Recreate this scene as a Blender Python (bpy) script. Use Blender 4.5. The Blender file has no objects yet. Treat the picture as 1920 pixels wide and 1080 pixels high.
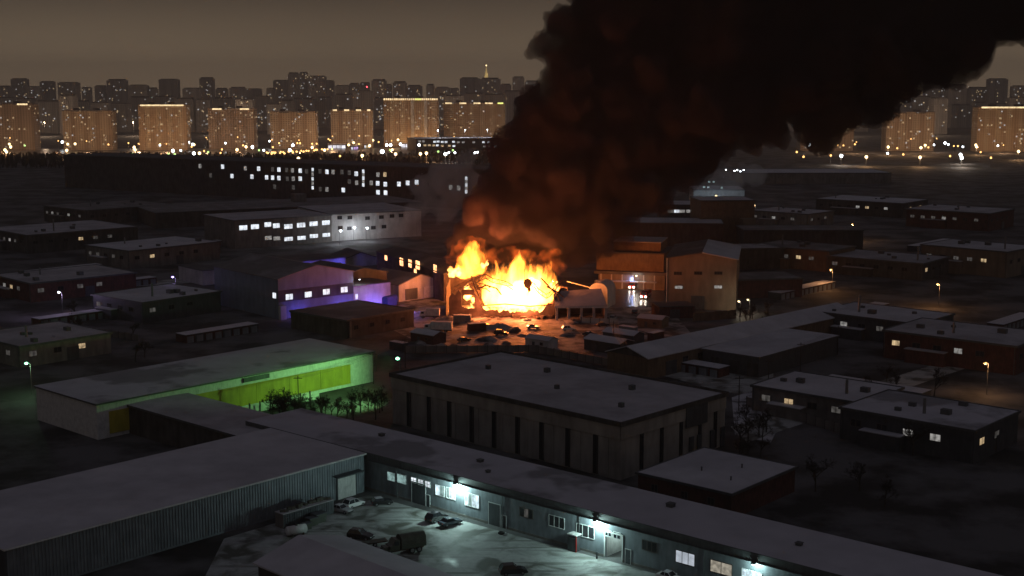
import bpy, bmesh, math, random
from mathutils import Vector, Matrix, noise
R = math.radians
random.seed(7)
SC = bpy.context.scene
COL = SC.collection

# ------------------------------------------------------------------ camera, sky, exposure
CAMH, FPX = 80.0, 2500.0
PITCH = math.atan(370 / FPX)
cam = bpy.data.cameras.new('camera')
cam.sensor_width = 36.0
cam.lens = 36.0 * FPX / 1920.0
cam.clip_start = 1.0
cam.clip_end = 20000
camo = bpy.data.objects.new('camera', cam)
COL.objects.link(camo)
camo.location = (0, 0, CAMH)
camo.rotation_euler = (R(90) - PITCH, 0, 0)
SC.camera = camo

world = bpy.data.worlds.new('World')
SC.world = world
world.use_nodes = True
wn, wl = world.node_tree.nodes, world.node_tree.links
wn.clear()
wo = wn.new('ShaderNodeOutputWorld')
bg = wn.new('ShaderNodeBackground')
bgs = wn.new('ShaderNodeBackground')
add = wn.new('ShaderNodeAddShader')
sky = wn.new('ShaderNodeTexSky')
sky.sky_type = 'NISHITA'
sky.sun_disc = False
sky.sun_elevation = R(-4)
sky.sun_rotation = R(200)
bgs.inputs[1].default_value = 0.05
tc = wn.new('ShaderNodeTexCoord')
sep = wn.new('ShaderNodeSeparateXYZ')
rmp = wn.new('ShaderNodeValToRGB')
cr = rmp.color_ramp
# light-polluted overcast: brownish glow over the city, fading upwards
cr.elements[0].position = 0.0
cr.elements[0].color = (0.185, 0.132, 0.084, 1)
cr.elements[1].position = 1.0
cr.elements[1].color = (0.034, 0.032, 0.044, 1)
for p, c_ in ((0.03, (0.150, 0.110, 0.072)), (0.068, (0.068, 0.052, 0.038)), (0.2, (0.052, 0.046, 0.046)), (0.45, (0.039, 0.037, 0.044))):
    e = cr.elements.new(p)
    e.color = (*c_, 1)
nz = wn.new('ShaderNodeTexNoise')
nz.inputs['Scale'].default_value = 3.0
nz.inputs['Detail'].default_value = 4
mp = wn.new('ShaderNodeMapping')
mp.inputs['Scale'].default_value = (1, 1, 4)
mr = wn.new('ShaderNodeMapRange')
mr.inputs[3].default_value = 0.85
mr.inputs[4].default_value = 1.15
wl.new(tc.outputs['Generated'], sep.inputs[0])
wl.new(sep.outputs['Z'], rmp.inputs[0])
wl.new(tc.outputs['Generated'], mp.inputs[0])
wl.new(mp.outputs[0], nz.inputs[0])
wl.new(nz.outputs[0], mr.inputs[0])
wl.new(rmp.outputs[0], bg.inputs[0])
wl.new(mr.outputs[0], bg.inputs[1])
wl.new(sky.outputs[0], bgs.inputs[0])
wl.new(bg.outputs[0], add.inputs[0])
wl.new(bgs.outputs[0], add.inputs[1])
wl.new(add.outputs[0], wo.inputs[0])

sun = bpy.data.lights.new('night_sky_glow', 'SUN')     # the overcast night's faint light from above
sun.energy = 0.05
sun.angle = R(60)
sun.color = (0.85, 0.88, 1.0)
suno = bpy.data.objects.new('night_sky_glow', sun)
COL.objects.link(suno)
suno.rotation_euler = (R(25), R(15), 0)

SC.view_settings.view_transform = 'Standard'
SC.view_settings.look = 'None'
SC.view_settings.exposure = 0.0
SC.view_settings.gamma = 1.0
SC.view_settings.use_curve_mapping = False
SC.render.engine = 'CYCLES'
cy = SC.cycles
cy.max_bounces = 5
cy.diffuse_bounces = 2
cy.glossy_bounces = 2
cy.transmission_bounces = 2
cy.volume_bounces = 1
cy.transparent_max_bounces = 12
cy.use_denoising = True
cy.sample_clamp_indirect = 2.0
cy.caustics_reflective = False
cy.caustics_refractive = False
cy.volume_step_rate = 1

# ------------------------------------------------------------------ survey of the place: where a sight line meets a level or a plane
_c, _s = math.cos(PITCH), math.sin(PITCH)
def ray(px, py):
    x, y = (px - 960) / FPX, -(py - 540) / FPX
    return Vector((x, _c + y * _s, -_s + y * _c))
def G(px, py, z=0.0):
    d = ray(px, py)
    t = (z - CAMH) / d.z
    return Vector((d.x * t, d.y * t, z))
def D(px, py, Y):
    d = ray(px, py)
    t = Y / d.y
    return Vector((d.x * t, Y, CAMH + d.z * t))
def on_plane(px, py, P, ang):
    """u along the wall and height z, where the sight line meets the upright plane through P with direction ang"""
    d = ray(px, py)
    ux, uy = math.cos(ang), math.sin(ang)
    nx, ny = -uy, ux
    t = (P[0] * nx + P[1] * ny) / (d.x * nx + d.y * ny)
    q = d * t
    return (q.x - P[0]) * ux + (q.y - P[1]) * uy, CAMH + q.z

# ------------------------------------------------------------------ mesh helpers
class MB:
    def __init__(s):
        s.v, s.f, s.m = [], [], []
    def add(s, vs, fs, mi=0):
        o = len(s.v)
        s.v += [tuple(p) for p in vs]
        s.f += [tuple(i + o for i in f) for f in fs]
        s.m += [mi] * len(fs)
        return s
    def box(s, x0, y0, z0, x1, y1, z1, mi=0):
        return s.add([(x0, y0, z0), (x1, y0, z0), (x1, y1, z0), (x0, y1, z0), (x0, y0, z1), (x1, y0, z1), (x1, y1, z1), (x0, y1, z1)],
                     [(0, 3, 2, 1), (4, 5, 6, 7), (0, 1, 5, 4), (1, 2, 6, 5), (2, 3, 7, 6), (3, 0, 4, 7)], mi)
    def prism(s, prof, axis, a0, a1, mi=0):
        """extrude a profile [(p,q)...] along axis: 'x' profile is (y,z); 'y' profile is (x,z); 'z' profile is (x,y)"""
        n = len(prof)
        def P(p, q, a):
            return {'x': (a, p, q), 'y': (p, a, q), 'z': (p, q, a)}[axis]
        vs = [P(p, q, a0) for p, q in prof] + [P(p, q, a1) for p, q in prof]
        fs = [tuple(range(n)), tuple(range(2 * n - 1, n - 1, -1))] + [(i, i + n, (i + 1) % n + n, (i + 1) % n) for i in range(n)]
        return s.add(vs, fs, mi)
    def cyl(s, p0, p1, r0, r1=None, n=8, mi=0):
        r1 = r0 if r1 is None else r1
        p0, p1 = Vector(p0), Vector(p1)
        d = (p1 - p0).normalized()
        a = d.orthogonal().normalized()
        b = d.cross(a)
        vs = []
        for p, r in ((p0, r0), (p1, r1)):
            for i in range(n):
                t = 2 * math.pi * i / n
                vs.append(p + a * (r * math.cos(t)) + b * (r * math.sin(t)))
        fs = [(i, (i + 1) % n, (i + 1) % n + n, i + n) for i in range(n)] + [tuple(range(n - 1, -1, -1)), tuple(range(n, 2 * n))]
        return s.add(vs, fs, mi)
    def ball(s, c, r, n=8, m=5, sq=(1, 1, 1), mi=0):
        vs = [(c[0], c[1], c[2] - r * sq[2])]
        for j in range(1, m):
            ph = math.pi * j / m
            for i in range(n):
                t = 2 * math.pi * i / n
                vs.append((c[0] + r * sq[0] * math.sin(ph) * math.cos(t), c[1] + r * sq[1] * math.sin(ph) * math.sin(t), c[2] - r * sq[2] * math.cos(ph)))
        vs.append((c[0], c[1], c[2] + r * sq[2]))
        fs = [(0, (i + 1) % n + 1, i + 1) for i in range(n)]
        for j in range(m - 2):
            for i in range(n):
                a, b = 1 + j * n + i, 1 + j * n + (i + 1) % n
                fs.append((a, b, b + n, a + n))
        t = len(vs) - 1
        fs += [(t, t - n + i, t - n + (i + 1) % n) for i in range(n)]
        return s.add(vs, fs, mi)
    def mesh(s, name, mats, smooth=False):
        me = bpy.data.meshes.new(name)
        me.from_pydata(s.v, [], s.f)
        for m in (mats if isinstance(mats, (list, tuple)) else [mats]):
            me.materials.append(m)
        if any(s.m):
            me.polygons.foreach_set('material_index', s.m)
        bm = bmesh.new()
        bm.from_mesh(me)
        bmesh.ops.recalc_face_normals(bm, faces=bm.faces)
        bm.to_mesh(me)
        bm.free()
        if smooth:
            me.shade_smooth()
        me.update()
        return me
    def build(s, name, mats, parent=None, smooth=False, loc=None, rz=0.0, bevel=0.0):
        return link(name, s.mesh(name, mats, smooth), parent, loc, rz, bevel)

def link(name, me, parent=None, loc=None, rz=0.0, bevel=0.0):
    o = bpy.data.objects.new(name, me)
    COL.objects.link(o)
    o.parent = parent
    if loc is not None:
        o.location = loc
    if rz:
        o.rotation_euler = (0, 0, rz)
    if bevel:
        b = o.modifiers.new('bevel', 'BEVEL')
        b.width = bevel
        b.segments = 2
        b.limit_method = 'ANGLE'
    return o
def tag(o, label=None, cat=None, group=None, kind=None):
    if label: o['label'] = label
    if cat: o['category'] = cat
    if group: o['group'] = group
    if kind: o['kind'] = kind
    return o
def thing(name, label, cat, loc=(0, 0, 0), rz=0.0, group=None):
    o = bpy.data.objects.new(name, None)
    o.empty_display_size = 0.5
    COL.objects.link(o)
    o.location = loc
    o.rotation_euler = (0, 0, rz)
    return tag(o, label, cat, group)
def copy_tree(o, parent=None):
    c = o.copy()
    COL.objects.link(c)
    c.parent = parent
    for ch in list(o.children):
        copy_tree(ch, c)
    return c
def lamp(parent, loc, power, color, radius=0.2, spot=None, rot=None, name='light'):
    l = bpy.data.lights.new(name, 'SPOT' if spot else 'POINT')
    l.energy = power
    l.color = color
    l.shadow_soft_size = radius
    if spot:
        l.spot_size = spot
        l.spot_blend = 0.6
    o = bpy.data.objects.new(name, l)
    COL.objects.link(o)
    o.parent = parent
    o.location = loc
    if rot:
        o.rotation_euler = rot
    return o

# ------------------------------------------------------------------ materials
def mat(name, col, rough=0.8, col2=None, scale=0.5, detail=5, lo=0.4, hi=0.6, bump=0.0, bscale=None, metal=0.0, stretch=(1, 1, 1), spec=0.3, world_co=False, grime=0.0):
    m = bpy.data.materials.new(name)
    m.use_nodes = True
    n, l = m.node_tree.nodes, m.node_tree.links
    b = n['Principled BSDF']
    b.inputs['Roughness'].default_value = rough
    b.inputs['Metallic'].default_value = metal
    b.inputs['Specular IOR Level'].default_value = spec
    b.inputs['Base Color'].default_value = (*col, 1)
    if col2 or bump or grime:
        if world_co:
            g = n.new('ShaderNodeNewGeometry')
            src = g.outputs['Position']
        else:
            t = n.new('ShaderNodeTexCoord')
            src = t.outputs['Object']
        mpn = n.new('ShaderNodeMapping')
        mpn.inputs['Scale'].default_value = stretch
        l.new(src, mpn.inputs[0])
    if col2 or grime:
        tx = n.new('ShaderNodeTexNoise')
        tx.inputs['Scale'].default_value = scale
        tx.inputs['Detail'].default_value = detail
        tx.inputs['Roughness'].default_value = 0.6
        l.new(mpn.outputs[0], tx.inputs[0])
        mrn = n.new('ShaderNodeMapRange')
        mrn.inputs[1].default_value = lo
        mrn.inputs[2].default_value = hi
        l.new(tx.outputs[0], mrn.inputs[0])
        mx = n.new('ShaderNodeMix')
        mx.data_type = 'RGBA'
        mx.inputs[6].default_value = (*col, 1)
        mx.inputs[7].default_value = (*(col2 or tuple(v * 0.5 for v in col)), 1)
        l.new(mrn.outputs[0], mx.inputs[0])
        out = mx.outputs[2]
        if grime:
            t2 = n.new('ShaderNodeTexNoise')
            t2.inputs['Scale'].default_value = scale * 4.3
            t2.inputs['Detail'].default_value = 6
            m2 = n.new('ShaderNodeMapping')
            m2.inputs['Scale'].default_value = (1, 1, 0.25)
            l.new(mpn.outputs[0], m2.inputs[0])
            l.new(m2.outputs[0], t2.inputs[0])
            mr2 = n.new('ShaderNodeMapRange')
            mr2.inputs[1].default_value = 0.35
            mr2.inputs[2].default_value = 0.7
            mr2.inputs[3].default_value = 1.0
            mr2.inputs[4].default_value = 1.0 - grime
            l.new(t2.outputs[0], mr2.inputs[0])
            hs = n.new('ShaderNodeHueSaturation')
            l.new(out, hs.inputs['Color'])
            l.new(mr2.outputs[0], hs.inputs['Value'])
            out = hs.outputs[0]
        l.new(out, b.inputs['Base Color'])
    if bump:
        tb = n.new('ShaderNodeTexNoise')
        tb.inputs['Scale'].default_value = bscale or scale * 3
        tb.inputs['Detail'].default_value = 6
        l.new(mpn.outputs[0], tb.inputs[0])
        bn = n.new('ShaderNodeBump')
        bn.inputs['Strength'].default_value = 0.6
        bn.inputs['Distance'].default_value = bump
        l.new(tb.outputs[0], bn.inputs['Height'])
        l.new(bn.outputs[0], b.inputs['Normal'])
    return m
def emit(name, col, strength, vary=0.0, scale=1.0, sampling='NONE', vmin=0.3):
    m = bpy.data.materials.new(name)
    m.use_nodes = True
    n, l = m.node_tree.nodes, m.node_tree.links
    b = n['Principled BSDF']
    b.inputs['Base Color'].default_value = (0.1, 0.1, 0.1, 1)
    b.inputs['Roughness'].default_value = 0.3
    b.inputs['Emission Color'].default_value = (*col, 1)
    b.inputs['Emission Strength'].default_value = strength
    if vary:
        g = n.new('ShaderNodeNewGeometry')
        tx = n.new('ShaderNodeTexNoise')
        tx.inputs['Scale'].default_value = scale
        tx.inputs['Detail'].default_value = 3
        l.new(g.outputs['Position'], tx.inputs[0])
        mrn = n.new('ShaderNodeMapRange')
        mrn.inputs[1].default_value = 0.35
        mrn.inputs[2].default_value = 0.65
        mrn.inputs[3].default_value = strength * vmin
        mrn.inputs[4].default_value = strength
        l.new(tx.outputs[0], mrn.inputs[0])
        l.new(mrn.outputs[0], b.inputs['Emission Strength'])
    m.cycles.emission_sampling = sampling
    return m
def volume(name, density, albedo, aniso=0.0, em=None):
    m = bpy.data.materials.new(name)
    m.use_nodes = True
    n, l = m.node_tree.nodes, m.node_tree.links
    n.clear()
    o = n.new('ShaderNodeOutputMaterial')
    if em:
        e = n.new('ShaderNodeEmission')
        e.inputs[0].default_value = (*em[0], 1)
        e.inputs[1].default_value = em[1]
        l.new(e.outputs[0], o.inputs['Volume'])
    else:
        p = n.new('ShaderNodeVolumePrincipled')
        p.inputs['Density'].default_value = density
        p.inputs['Color'].default_value = (*albedo, 1)
        p.inputs['Anisotropy'].default_value = aniso
        p.inputs['Emission Strength'].default_value = 0
        l.new(p.outputs[0], o.inputs['Volume'])
    m.cycles.emission_sampling = 'NONE'
    m.cycles.homogeneous_volume = True
    return m

M = {}
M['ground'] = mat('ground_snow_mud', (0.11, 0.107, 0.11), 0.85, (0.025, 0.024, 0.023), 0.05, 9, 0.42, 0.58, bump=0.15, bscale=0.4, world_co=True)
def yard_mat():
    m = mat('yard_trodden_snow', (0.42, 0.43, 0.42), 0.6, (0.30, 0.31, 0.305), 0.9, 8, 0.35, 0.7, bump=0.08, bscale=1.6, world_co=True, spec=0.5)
    n, l = m.node_tree.nodes, m.node_tree.links
    b = n['Principled BSDF']
    src = b.inputs['Base Color'].links[0].from_socket
    g = n.new('ShaderNodeNewGeometry')
    def nz_(scale, stretch, rot, lo, hi, dist=0.0):
        mp_ = n.new('ShaderNodeMapping')
        mp_.inputs['Scale'].default_value = stretch
        mp_.inputs['Rotation'].default_value = (0, 0, rot)
        t = n.new('ShaderNodeTexNoise')
        t.inputs['Scale'].default_value = scale
        t.inputs['Detail'].default_value = 7
        t.inputs['Distortion'].default_value = dist
        r = n.new('ShaderNodeMapRange')
        r.inputs[1].default_value = lo
        r.inputs[2].default_value = hi
        l.new(g.outputs['Position'], mp_.inputs[0])
        l.new(mp_.outputs[0], t.inputs[0])
        l.new(t.outputs[0], r.inputs[0])
        return r.outputs[0]
    mud = nz_(0.16, (1, 1, 1), 0, 0.47, 0.60, 0.6)          # bare muddy patches
    ruts = nz_(0.55, (0.10, 1.6, 1), R(42), 0.54, 0.64)     # wheel ruts along the yard
    mx = n.new('ShaderNodeMath')
    mx.operation = 'MAXIMUM'
    ru = n.new('ShaderNodeMath')
    ru.operation = 'MULTIPLY'
    ru.inputs[1].default_value = 0.75
    l.new(ruts, ru.inputs[0])
    l.new(mud, mx.inputs[0])
    l.new(ru.outputs[0], mx.inputs[1])
    mix = n.new('ShaderNodeMix')
    mix.data_type = 'RGBA'
    mix.inputs[7].default_value = (0.085, 0.085, 0.07, 1)
    l.new(mx.outputs[0], mix.inputs[0])
    l.new(src, mix.inputs[6])
    l.new(mix.outputs[2], b.inputs['Base Color'])
    wet = nz_(0.09, (1, 1, 1), 1.0, 0.5, 0.62)
    rr_ = n.new('ShaderNodeMapRange')
    rr_.inputs[3].default_value = 0.7
    rr_.inputs[4].default_value = 0.28
    l.new(wet, rr_.inputs[0])
    l.new(rr_.outputs[0], b.inputs['Roughness'])
    return m
M['yard'] = yard_mat()
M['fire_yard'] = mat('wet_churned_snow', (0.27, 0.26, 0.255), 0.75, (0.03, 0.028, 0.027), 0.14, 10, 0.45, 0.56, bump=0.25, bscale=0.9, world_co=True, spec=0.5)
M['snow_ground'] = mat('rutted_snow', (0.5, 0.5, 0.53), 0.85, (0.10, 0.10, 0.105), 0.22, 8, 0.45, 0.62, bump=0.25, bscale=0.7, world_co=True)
M['road'] = mat('wet_asphalt', (0.05, 0.05, 0.05), 0.32, (0.12, 0.12, 0.12), 0.2, 6, 0.5, 0.7, bump=0.02, bscale=2, world_co=True, spec=0.6)
M['snow'] = mat('roof_snow', (0.56, 0.55, 0.58), 0.85, (0.46, 0.45, 0.48), 0.06, 6, 0.4, 0.62, bump=0.12, bscale=0.35, grime=0.14)
M['snow_thin'] = mat('roof_snow_blown_thin', (0.50, 0.49, 0.53), 0.85, (0.26, 0.255, 0.27), 0.04, 4, 0.53, 0.6, bump=0.12, bscale=0.4, grime=0.14)
M['snow_dirty'] = mat('roof_snow_dirty', (0.46, 0.44, 0.46), 0.85, (0.32, 0.305, 0.32), 0.08, 6, 0.42, 0.66, bump=0.12, bscale=0.4, grime=0.14)
M['roof_dark'] = mat('roof_bitumen', (0.07, 0.066, 0.068), 0.8, (0.15, 0.145, 0.15), 0.07, 6, 0.5, 0.7, bump=0.03)
M['roof_bare'] = mat('roof_old_sheet', (0.12, 0.11, 0.11), 0.7, (0.24, 0.23, 0.235), 0.1, 6, 0.45, 0.7, bump=0.03)
M['conc'] = mat('concrete_panel', (0.23, 0.215, 0.2), 0.85, (0.15, 0.14, 0.13), 0.15, 6, 0.4, 0.7, bump=0.02, grime=0.4)
M['conc_dark'] = mat('concrete_stained', (0.10, 0.095, 0.09), 0.85, (0.06, 0.055, 0.05), 0.15, 6, 0.4, 0.7, bump=0.02, grime=0.5)
M['panel'] = mat('pale_wall_panel', (0.40, 0.37, 0.33), 0.85, (0.28, 0.255, 0.23), 0.12, 6, 0.4, 0.7, bump=0.02, grime=0.35)
M['plaster'] = mat('plaster_white', (0.55, 0.54, 0.53), 0.85, (0.38, 0.37, 0.36), 0.12, 6, 0.45, 0.75, grime=0.3)
M['plaster_mauve'] = mat('plaster_grey', (0.19, 0.22, 0.29), 0.85, (0.15, 0.175, 0.23), 0.12, 6, 0.45, 0.75, grime=0.25)
M['tan'] = mat('plaster_tan', (0.22, 0.175, 0.13), 0.85, (0.16, 0.125, 0.095), 0.12, 6, 0.45, 0.75, grime=0.3)
M['brick'] = mat('brick_dark', (0.13, 0.055, 0.045), 0.85, (0.08, 0.04, 0.035), 0.4, 6, 0.4, 0.65, grime=0.4)
M['brick_tan'] = mat('brick_ochre', (0.20, 0.14, 0.09), 0.85, (0.15, 0.105, 0.07), 0.3, 6, 0.4, 0.65, grime=0.35)
M['metal'] = mat('sheet_metal_blue_grey', (0.26, 0.29, 0.32), 0.5, (0.19, 0.215, 0.24), 0.3, 6, 0.4, 0.7, metal=0.2, grime=0.3)
M['metal_dark'] = mat('sheet_metal_dark', (0.09, 0.1, 0.11), 0.5, (0.065, 0.07, 0.08), 0.3, 6, 0.4, 0.7, metal=0.2, grime=0.3)
M['fascia'] = mat('fascia_sheet', (0.11, 0.12, 0.125), 0.55, (0.085, 0.09, 0.095), 0.4, 5, 0.4, 0.65, metal=0.1, grime=0.3)
M['yellow'] = mat('yellow_cladding', (0.50, 0.42, 0.05), 0.6, (0.36, 0.30, 0.05), 0.15, 5, 0.45, 0.75, grime=0.3)
M['white'] = mat('white_paint', (0.7, 0.7, 0.68), 0.5, (0.55, 0.55, 0.54), 0.7, 4, 0.45, 0.7, grime=0.2)
M['steel'] = mat('scorched_steel', (0.05, 0.042, 0.038), 0.6, (0.12, 0.06, 0.035), 0.8, 5, 0.45, 0.65, metal=0.3)
M['char'] = mat('charred_wall', (0.11, 0.08, 0.075), 0.85, (0.04, 0.03, 0.028), 0.25, 6, 0.4, 0.62, bump=0.05)
M['pole'] = mat('pole_galvanised', (0.16, 0.165, 0.17), 0.5, metal=0.4)
M['dark'] = mat('dark_interior', (0.02, 0.02, 0.02), 0.8)
M['glass'] = mat('window_glass_dark', (0.02, 0.023, 0.028), 0.12, spec=0.6)
M['frame'] = mat('window_frame_white', (0.62, 0.64, 0.64), 0.5)
M['frame_dark'] = mat('window_frame_brown', (0.10, 0.085, 0.075), 0.6)
M['tyre'] = mat('tyre_rubber', (0.018, 0.018, 0.018), 0.9, bump=0.004, bscale=20)
M['rim'] = mat('wheel_rim', (0.35, 0.35, 0.36), 0.35, metal=0.8)
M['bark'] = mat('bark', (0.045, 0.036, 0.03), 0.95, (0.07, 0.06, 0.05), 2.0, 5)
M['twig'] = mat('twigs', (0.035, 0.028, 0.024), 0.95)
M['canvas'] = mat('tarpaulin_olive', (0.07, 0.07, 0.055), 0.85, (0.1, 0.1, 0.08), 0.8, 5, bump=0.03)
M['blue_light_tarp'] = mat('tarpaulin_blue_light', (0.05, 0.07, 0.3), 0.6, (0.04, 0.05, 0.2), 0.6, 5, bump=0.03)  # blue light falling on the cover is put into its colour
M['rubble'] = mat('rubble_scorched', (0.10, 0.075, 0.06), 0.9, (0.04, 0.032, 0.028), 0.5, 6, bump=0.1)
def paint(name, col, rough=0.25):
    m = mat(name, col, rough, spec=0.5)
    m.node_tree.nodes['Principled BSDF'].inputs['Coat Weight'].default_value = 0.5
    return m
M['car_black'] = paint('paint_black', (0.012, 0.012, 0.014))
M['car_blue'] = paint('paint_dark_blue', (0.015, 0.025, 0.045))
M['car_silver'] = paint('paint_silver', (0.4, 0.41, 0.42))
M['car_white'] = paint('paint_white', (0.7, 0.7, 0.7))
M['car_red'] = paint('paint_red', (0.35, 0.02, 0.015))
M['car_green'] = paint('paint_army_green', (0.05, 0.06, 0.04), 0.5)
M['lit_cool'] = emit('window_lit_cool', (0.72, 0.9, 1.0), 1.5, 1, 0.9, vmin=0.35)
M['lit_white'] = emit('window_lit_white', (0.86, 0.92, 1.0), 1.3, 1, 0.5, vmin=0.5)
M['lit_teal'] = emit('window_lit_teal', (0.5, 0.78, 0.76), 0.55, 1, 0.9, vmin=0.3)
M['lit_curtain'] = emit('window_lit_curtain', (0.95, 0.85, 0.68), 0.40, 1, 1.6, vmin=0.45)
M['lit_blind'] = emit('window_lit_blind', (0.80, 0.88, 1.0), 0.6, 1, 0.8, vmin=0.7)
M['lit_dim'] = emit('window_dim', (0.75, 0.7, 0.65), 0.10, 1, 0.9)
M['lit_mid'] = emit('window_mid', (0.85, 0.82, 0.78), 0.4, 1, 0.9)
M['lit_warm'] = emit('window_warm', (1.0, 0.72, 0.4), 0.7, 1, 0.7)
M['lit_fire'] = emit('window_full_of_fire', (1.0, 0.46, 0.18), 4.5, 1, 0.8)
M['bulb_white'] = emit('lamp_white', (0.85, 0.95, 1.0), 12)
M['bulb_cyan'] = emit('lamp_cyan_white', (0.7, 1.0, 0.97), 14)
M['bulb_green'] = emit('lamp_green', (0.25, 1.0, 0.55), 10)
M['bulb_warm'] = emit('lamp_sodium', (1.0, 0.52, 0.16), 3.2)
M['bulb_yellow'] = emit('lamp_yellow', (1.0, 0.74, 0.36), 3.6)
M['bulb_violet'] = emit('lamp_violet', (0.35, 0.25, 1.0), 8)
M['bulb_blue'] = emit('beacon_blue', (0.15, 0.3, 1.0), 10)
M['bulb_red'] = emit('beacon_red', (1.0, 0.06, 0.08), 9)
M['bulb_lime'] = emit('lamp_lime', (0.6, 1.0, 0.3), 1.6)
M['headlight'] = emit('headlight_lit', (1.0, 0.9, 0.72), 14)
M['crown'] = emit('crown_lights', (1.0, 0.74, 0.40), 1.6, 1, 0.25, vmin=0.5)
M['crown_green'] = emit('crown_lights_lime', (0.9, 0.95, 0.25), 1.4)
M['shop_pink'] = emit('shop_front_pink', (0.75, 0.5, 1.0), 1.6, 1, 0.12)
M['shop_white'] = emit('shop_front_white', (0.85, 0.88, 1.0), 2.0, 1, 0.12)
M['shop_gold'] = emit('shop_front_gold', (1.0, 0.75, 0.4), 1.4, 1, 0.12)

# ------------------------------------------------------------------ building helpers
ANG_A, ANG_B = R(-42), R(48)     # the district's street grid
_win = {}
def window(parent, x, y, z, w, h, lit='glass', panes=1, rz=0.0, frame='frame', rows=1, sub=True, t=0.09):
    """window with its frame and panes; modelled facing -y, (x,y,z) the middle of its outer face on the wall"""
    k = (round(w, 2), round(h, 2), panes, frame, rows)
    if k not in _win:
        b = MB()
        b.box(-w / 2 - t, -0.09, -h / 2 - t, -w / 2, 0.02, h / 2 + t).box(w / 2, -0.09, -h / 2 - t, w / 2 + t, 0.02, h / 2 + t)
        b.box(-w / 2, -0.09, h / 2, w / 2, 0.02, h / 2 + t).box(-w / 2, -0.13, -h / 2 - t, w / 2, 0.02, -h / 2)
        pw = w / panes
        for i in range(1, panes):
            b.box(-w / 2 + i * pw - t / 2, -0.08, -h / 2, -w / 2 + i * pw + t / 2, 0.02, h / 2)
        ph = h / rows
        for j in range(1, rows):
            for i in range(panes):
                b.box(-w / 2 + i * pw + t / 2, -0.075, -h / 2 + j * ph - t / 2, -w / 2 + (i + 1) * pw - t / 2, 0.02, -h / 2 + j * ph + t / 2)
        _win[k] = (b.mesh('window', M[frame]), {})
    me, pm = _win[k]
    o = link('window', me, parent, (x, y, z), rz)
    lits = lit if isinstance(lit, (list, tuple)) else [lit] * panes
    pw = w / panes
    for i in range(panes):
        kk = (lits[i])
        if kk not in pm:
            pm[kk] = MB().box(-pw / 2 + 0.001, -0.045, -h / 2 + 0.001, pw / 2 - 0.001, -0.01, h / 2 - 0.001).mesh('pane', M[kk])
        link('pane', pm[kk], o, (-w / 2 + (i + 0.5) * pw, 0, 0))
    return o
_pl = {}
def plain_window(parent, x, y, z, w, h, lit, rz=0.0):
    """a far window, a few pixels across: one shallow lit box"""
    k = (round(w, 1), round(h, 1), lit)
    if k not in _pl:
        _pl[k] = MB().box(-k[0] / 2, -0.12, -k[1] / 2, k[0] / 2, 0.05, k[1] / 2).mesh('window', M[lit])
    return link('window', _pl[k], parent, (x, y, z), rz)

def walls(parent, L, W, h, m, t=0.35, name='wall', skip=()):
    """four walls, each its own part: front (y=0), end (x=L), rear (y=W), start (x=0)"""
    ws = {}
    for k, bx in (('front', (0, 0, 0, L, t, h)), ('end', (L - t, t, 0, L, W - t, h)), ('rear', (0, W - t, 0, L, W, h)), ('start', (0, t, 0, t, W - t, h))):
        if k not in skip:
            ws[k] = MB().box(*bx).build(name, M[m], parent)
    return ws
def flat_roof(parent, L, W, h, m, over=0.4, thick=0.5, parapet=0.0, pm='fascia', trim='fascia'):
    r = grid_slab(L, W, h, over, thick).build('roof', [M[m], M[trim]], parent)
    if parapet:
        b = MB()
        o, t = over + 0.05, 0.3
        b.box(-o, -o, h + 0.02, L + o, -o + t, h + thick + parapet)
        b.box(L + o - t, -o + t, h + 0.02, L + o, W + o - t, h + thick + parapet)
        b.box(-o, W + o - t, h + 0.02, L + o, W + o, h + thick + parapet)
        b.box(-o, -o + t, h + 0.02, -o + t, W + o - t, h + thick + parapet)
        b.build('parapet', M[pm], r)
    return r
def grid_slab(L, W, h, over, thick, amp=0.10):
    """roof slab with a slightly uneven snow top; top uses material 0, sides material 1"""
    nx, ny = max(2, int(L / 4)), max(2, int(W / 4))
    b = MB()
    vs = []
    for j in range(ny + 1):
        for i in range(nx + 1):
            x, y = -over + (L + 2 * over) * i / nx, -over + (W + 2 * over) * j / ny
            edge = i in (0, nx) or j in (0, ny)
            z = h + thick + (0 if edge else amp * noise.noise((x * 0.12 + L, y * 0.12 + W, h)) + amp)
            vs.append((x, y, z))
    fs = [(j * (nx + 1) + i, j * (nx + 1) + i + 1, (j + 1) * (nx + 1) + i + 1, (j + 1) * (nx + 1) + i) for j in range(ny) for i in range(nx)]
    b.add(vs, fs, 0)
    x0, y0, x1, y1, z0, z1 = -over, -over, L + over, W + over, h, h + thick
    b.add([(x0, y0, z0), (x1, y0, z0), (x1, y1, z0), (x0, y1, z0), (x0, y0, z1), (x1, y0, z1), (x1, y1, z1), (x0, y1, z1)],
          [(0, 3, 2, 1), (0, 1, 5, 4), (1, 2, 6, 5), (2, 3, 7, 6), (3, 0, 4, 7)], 1)
    return b
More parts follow.
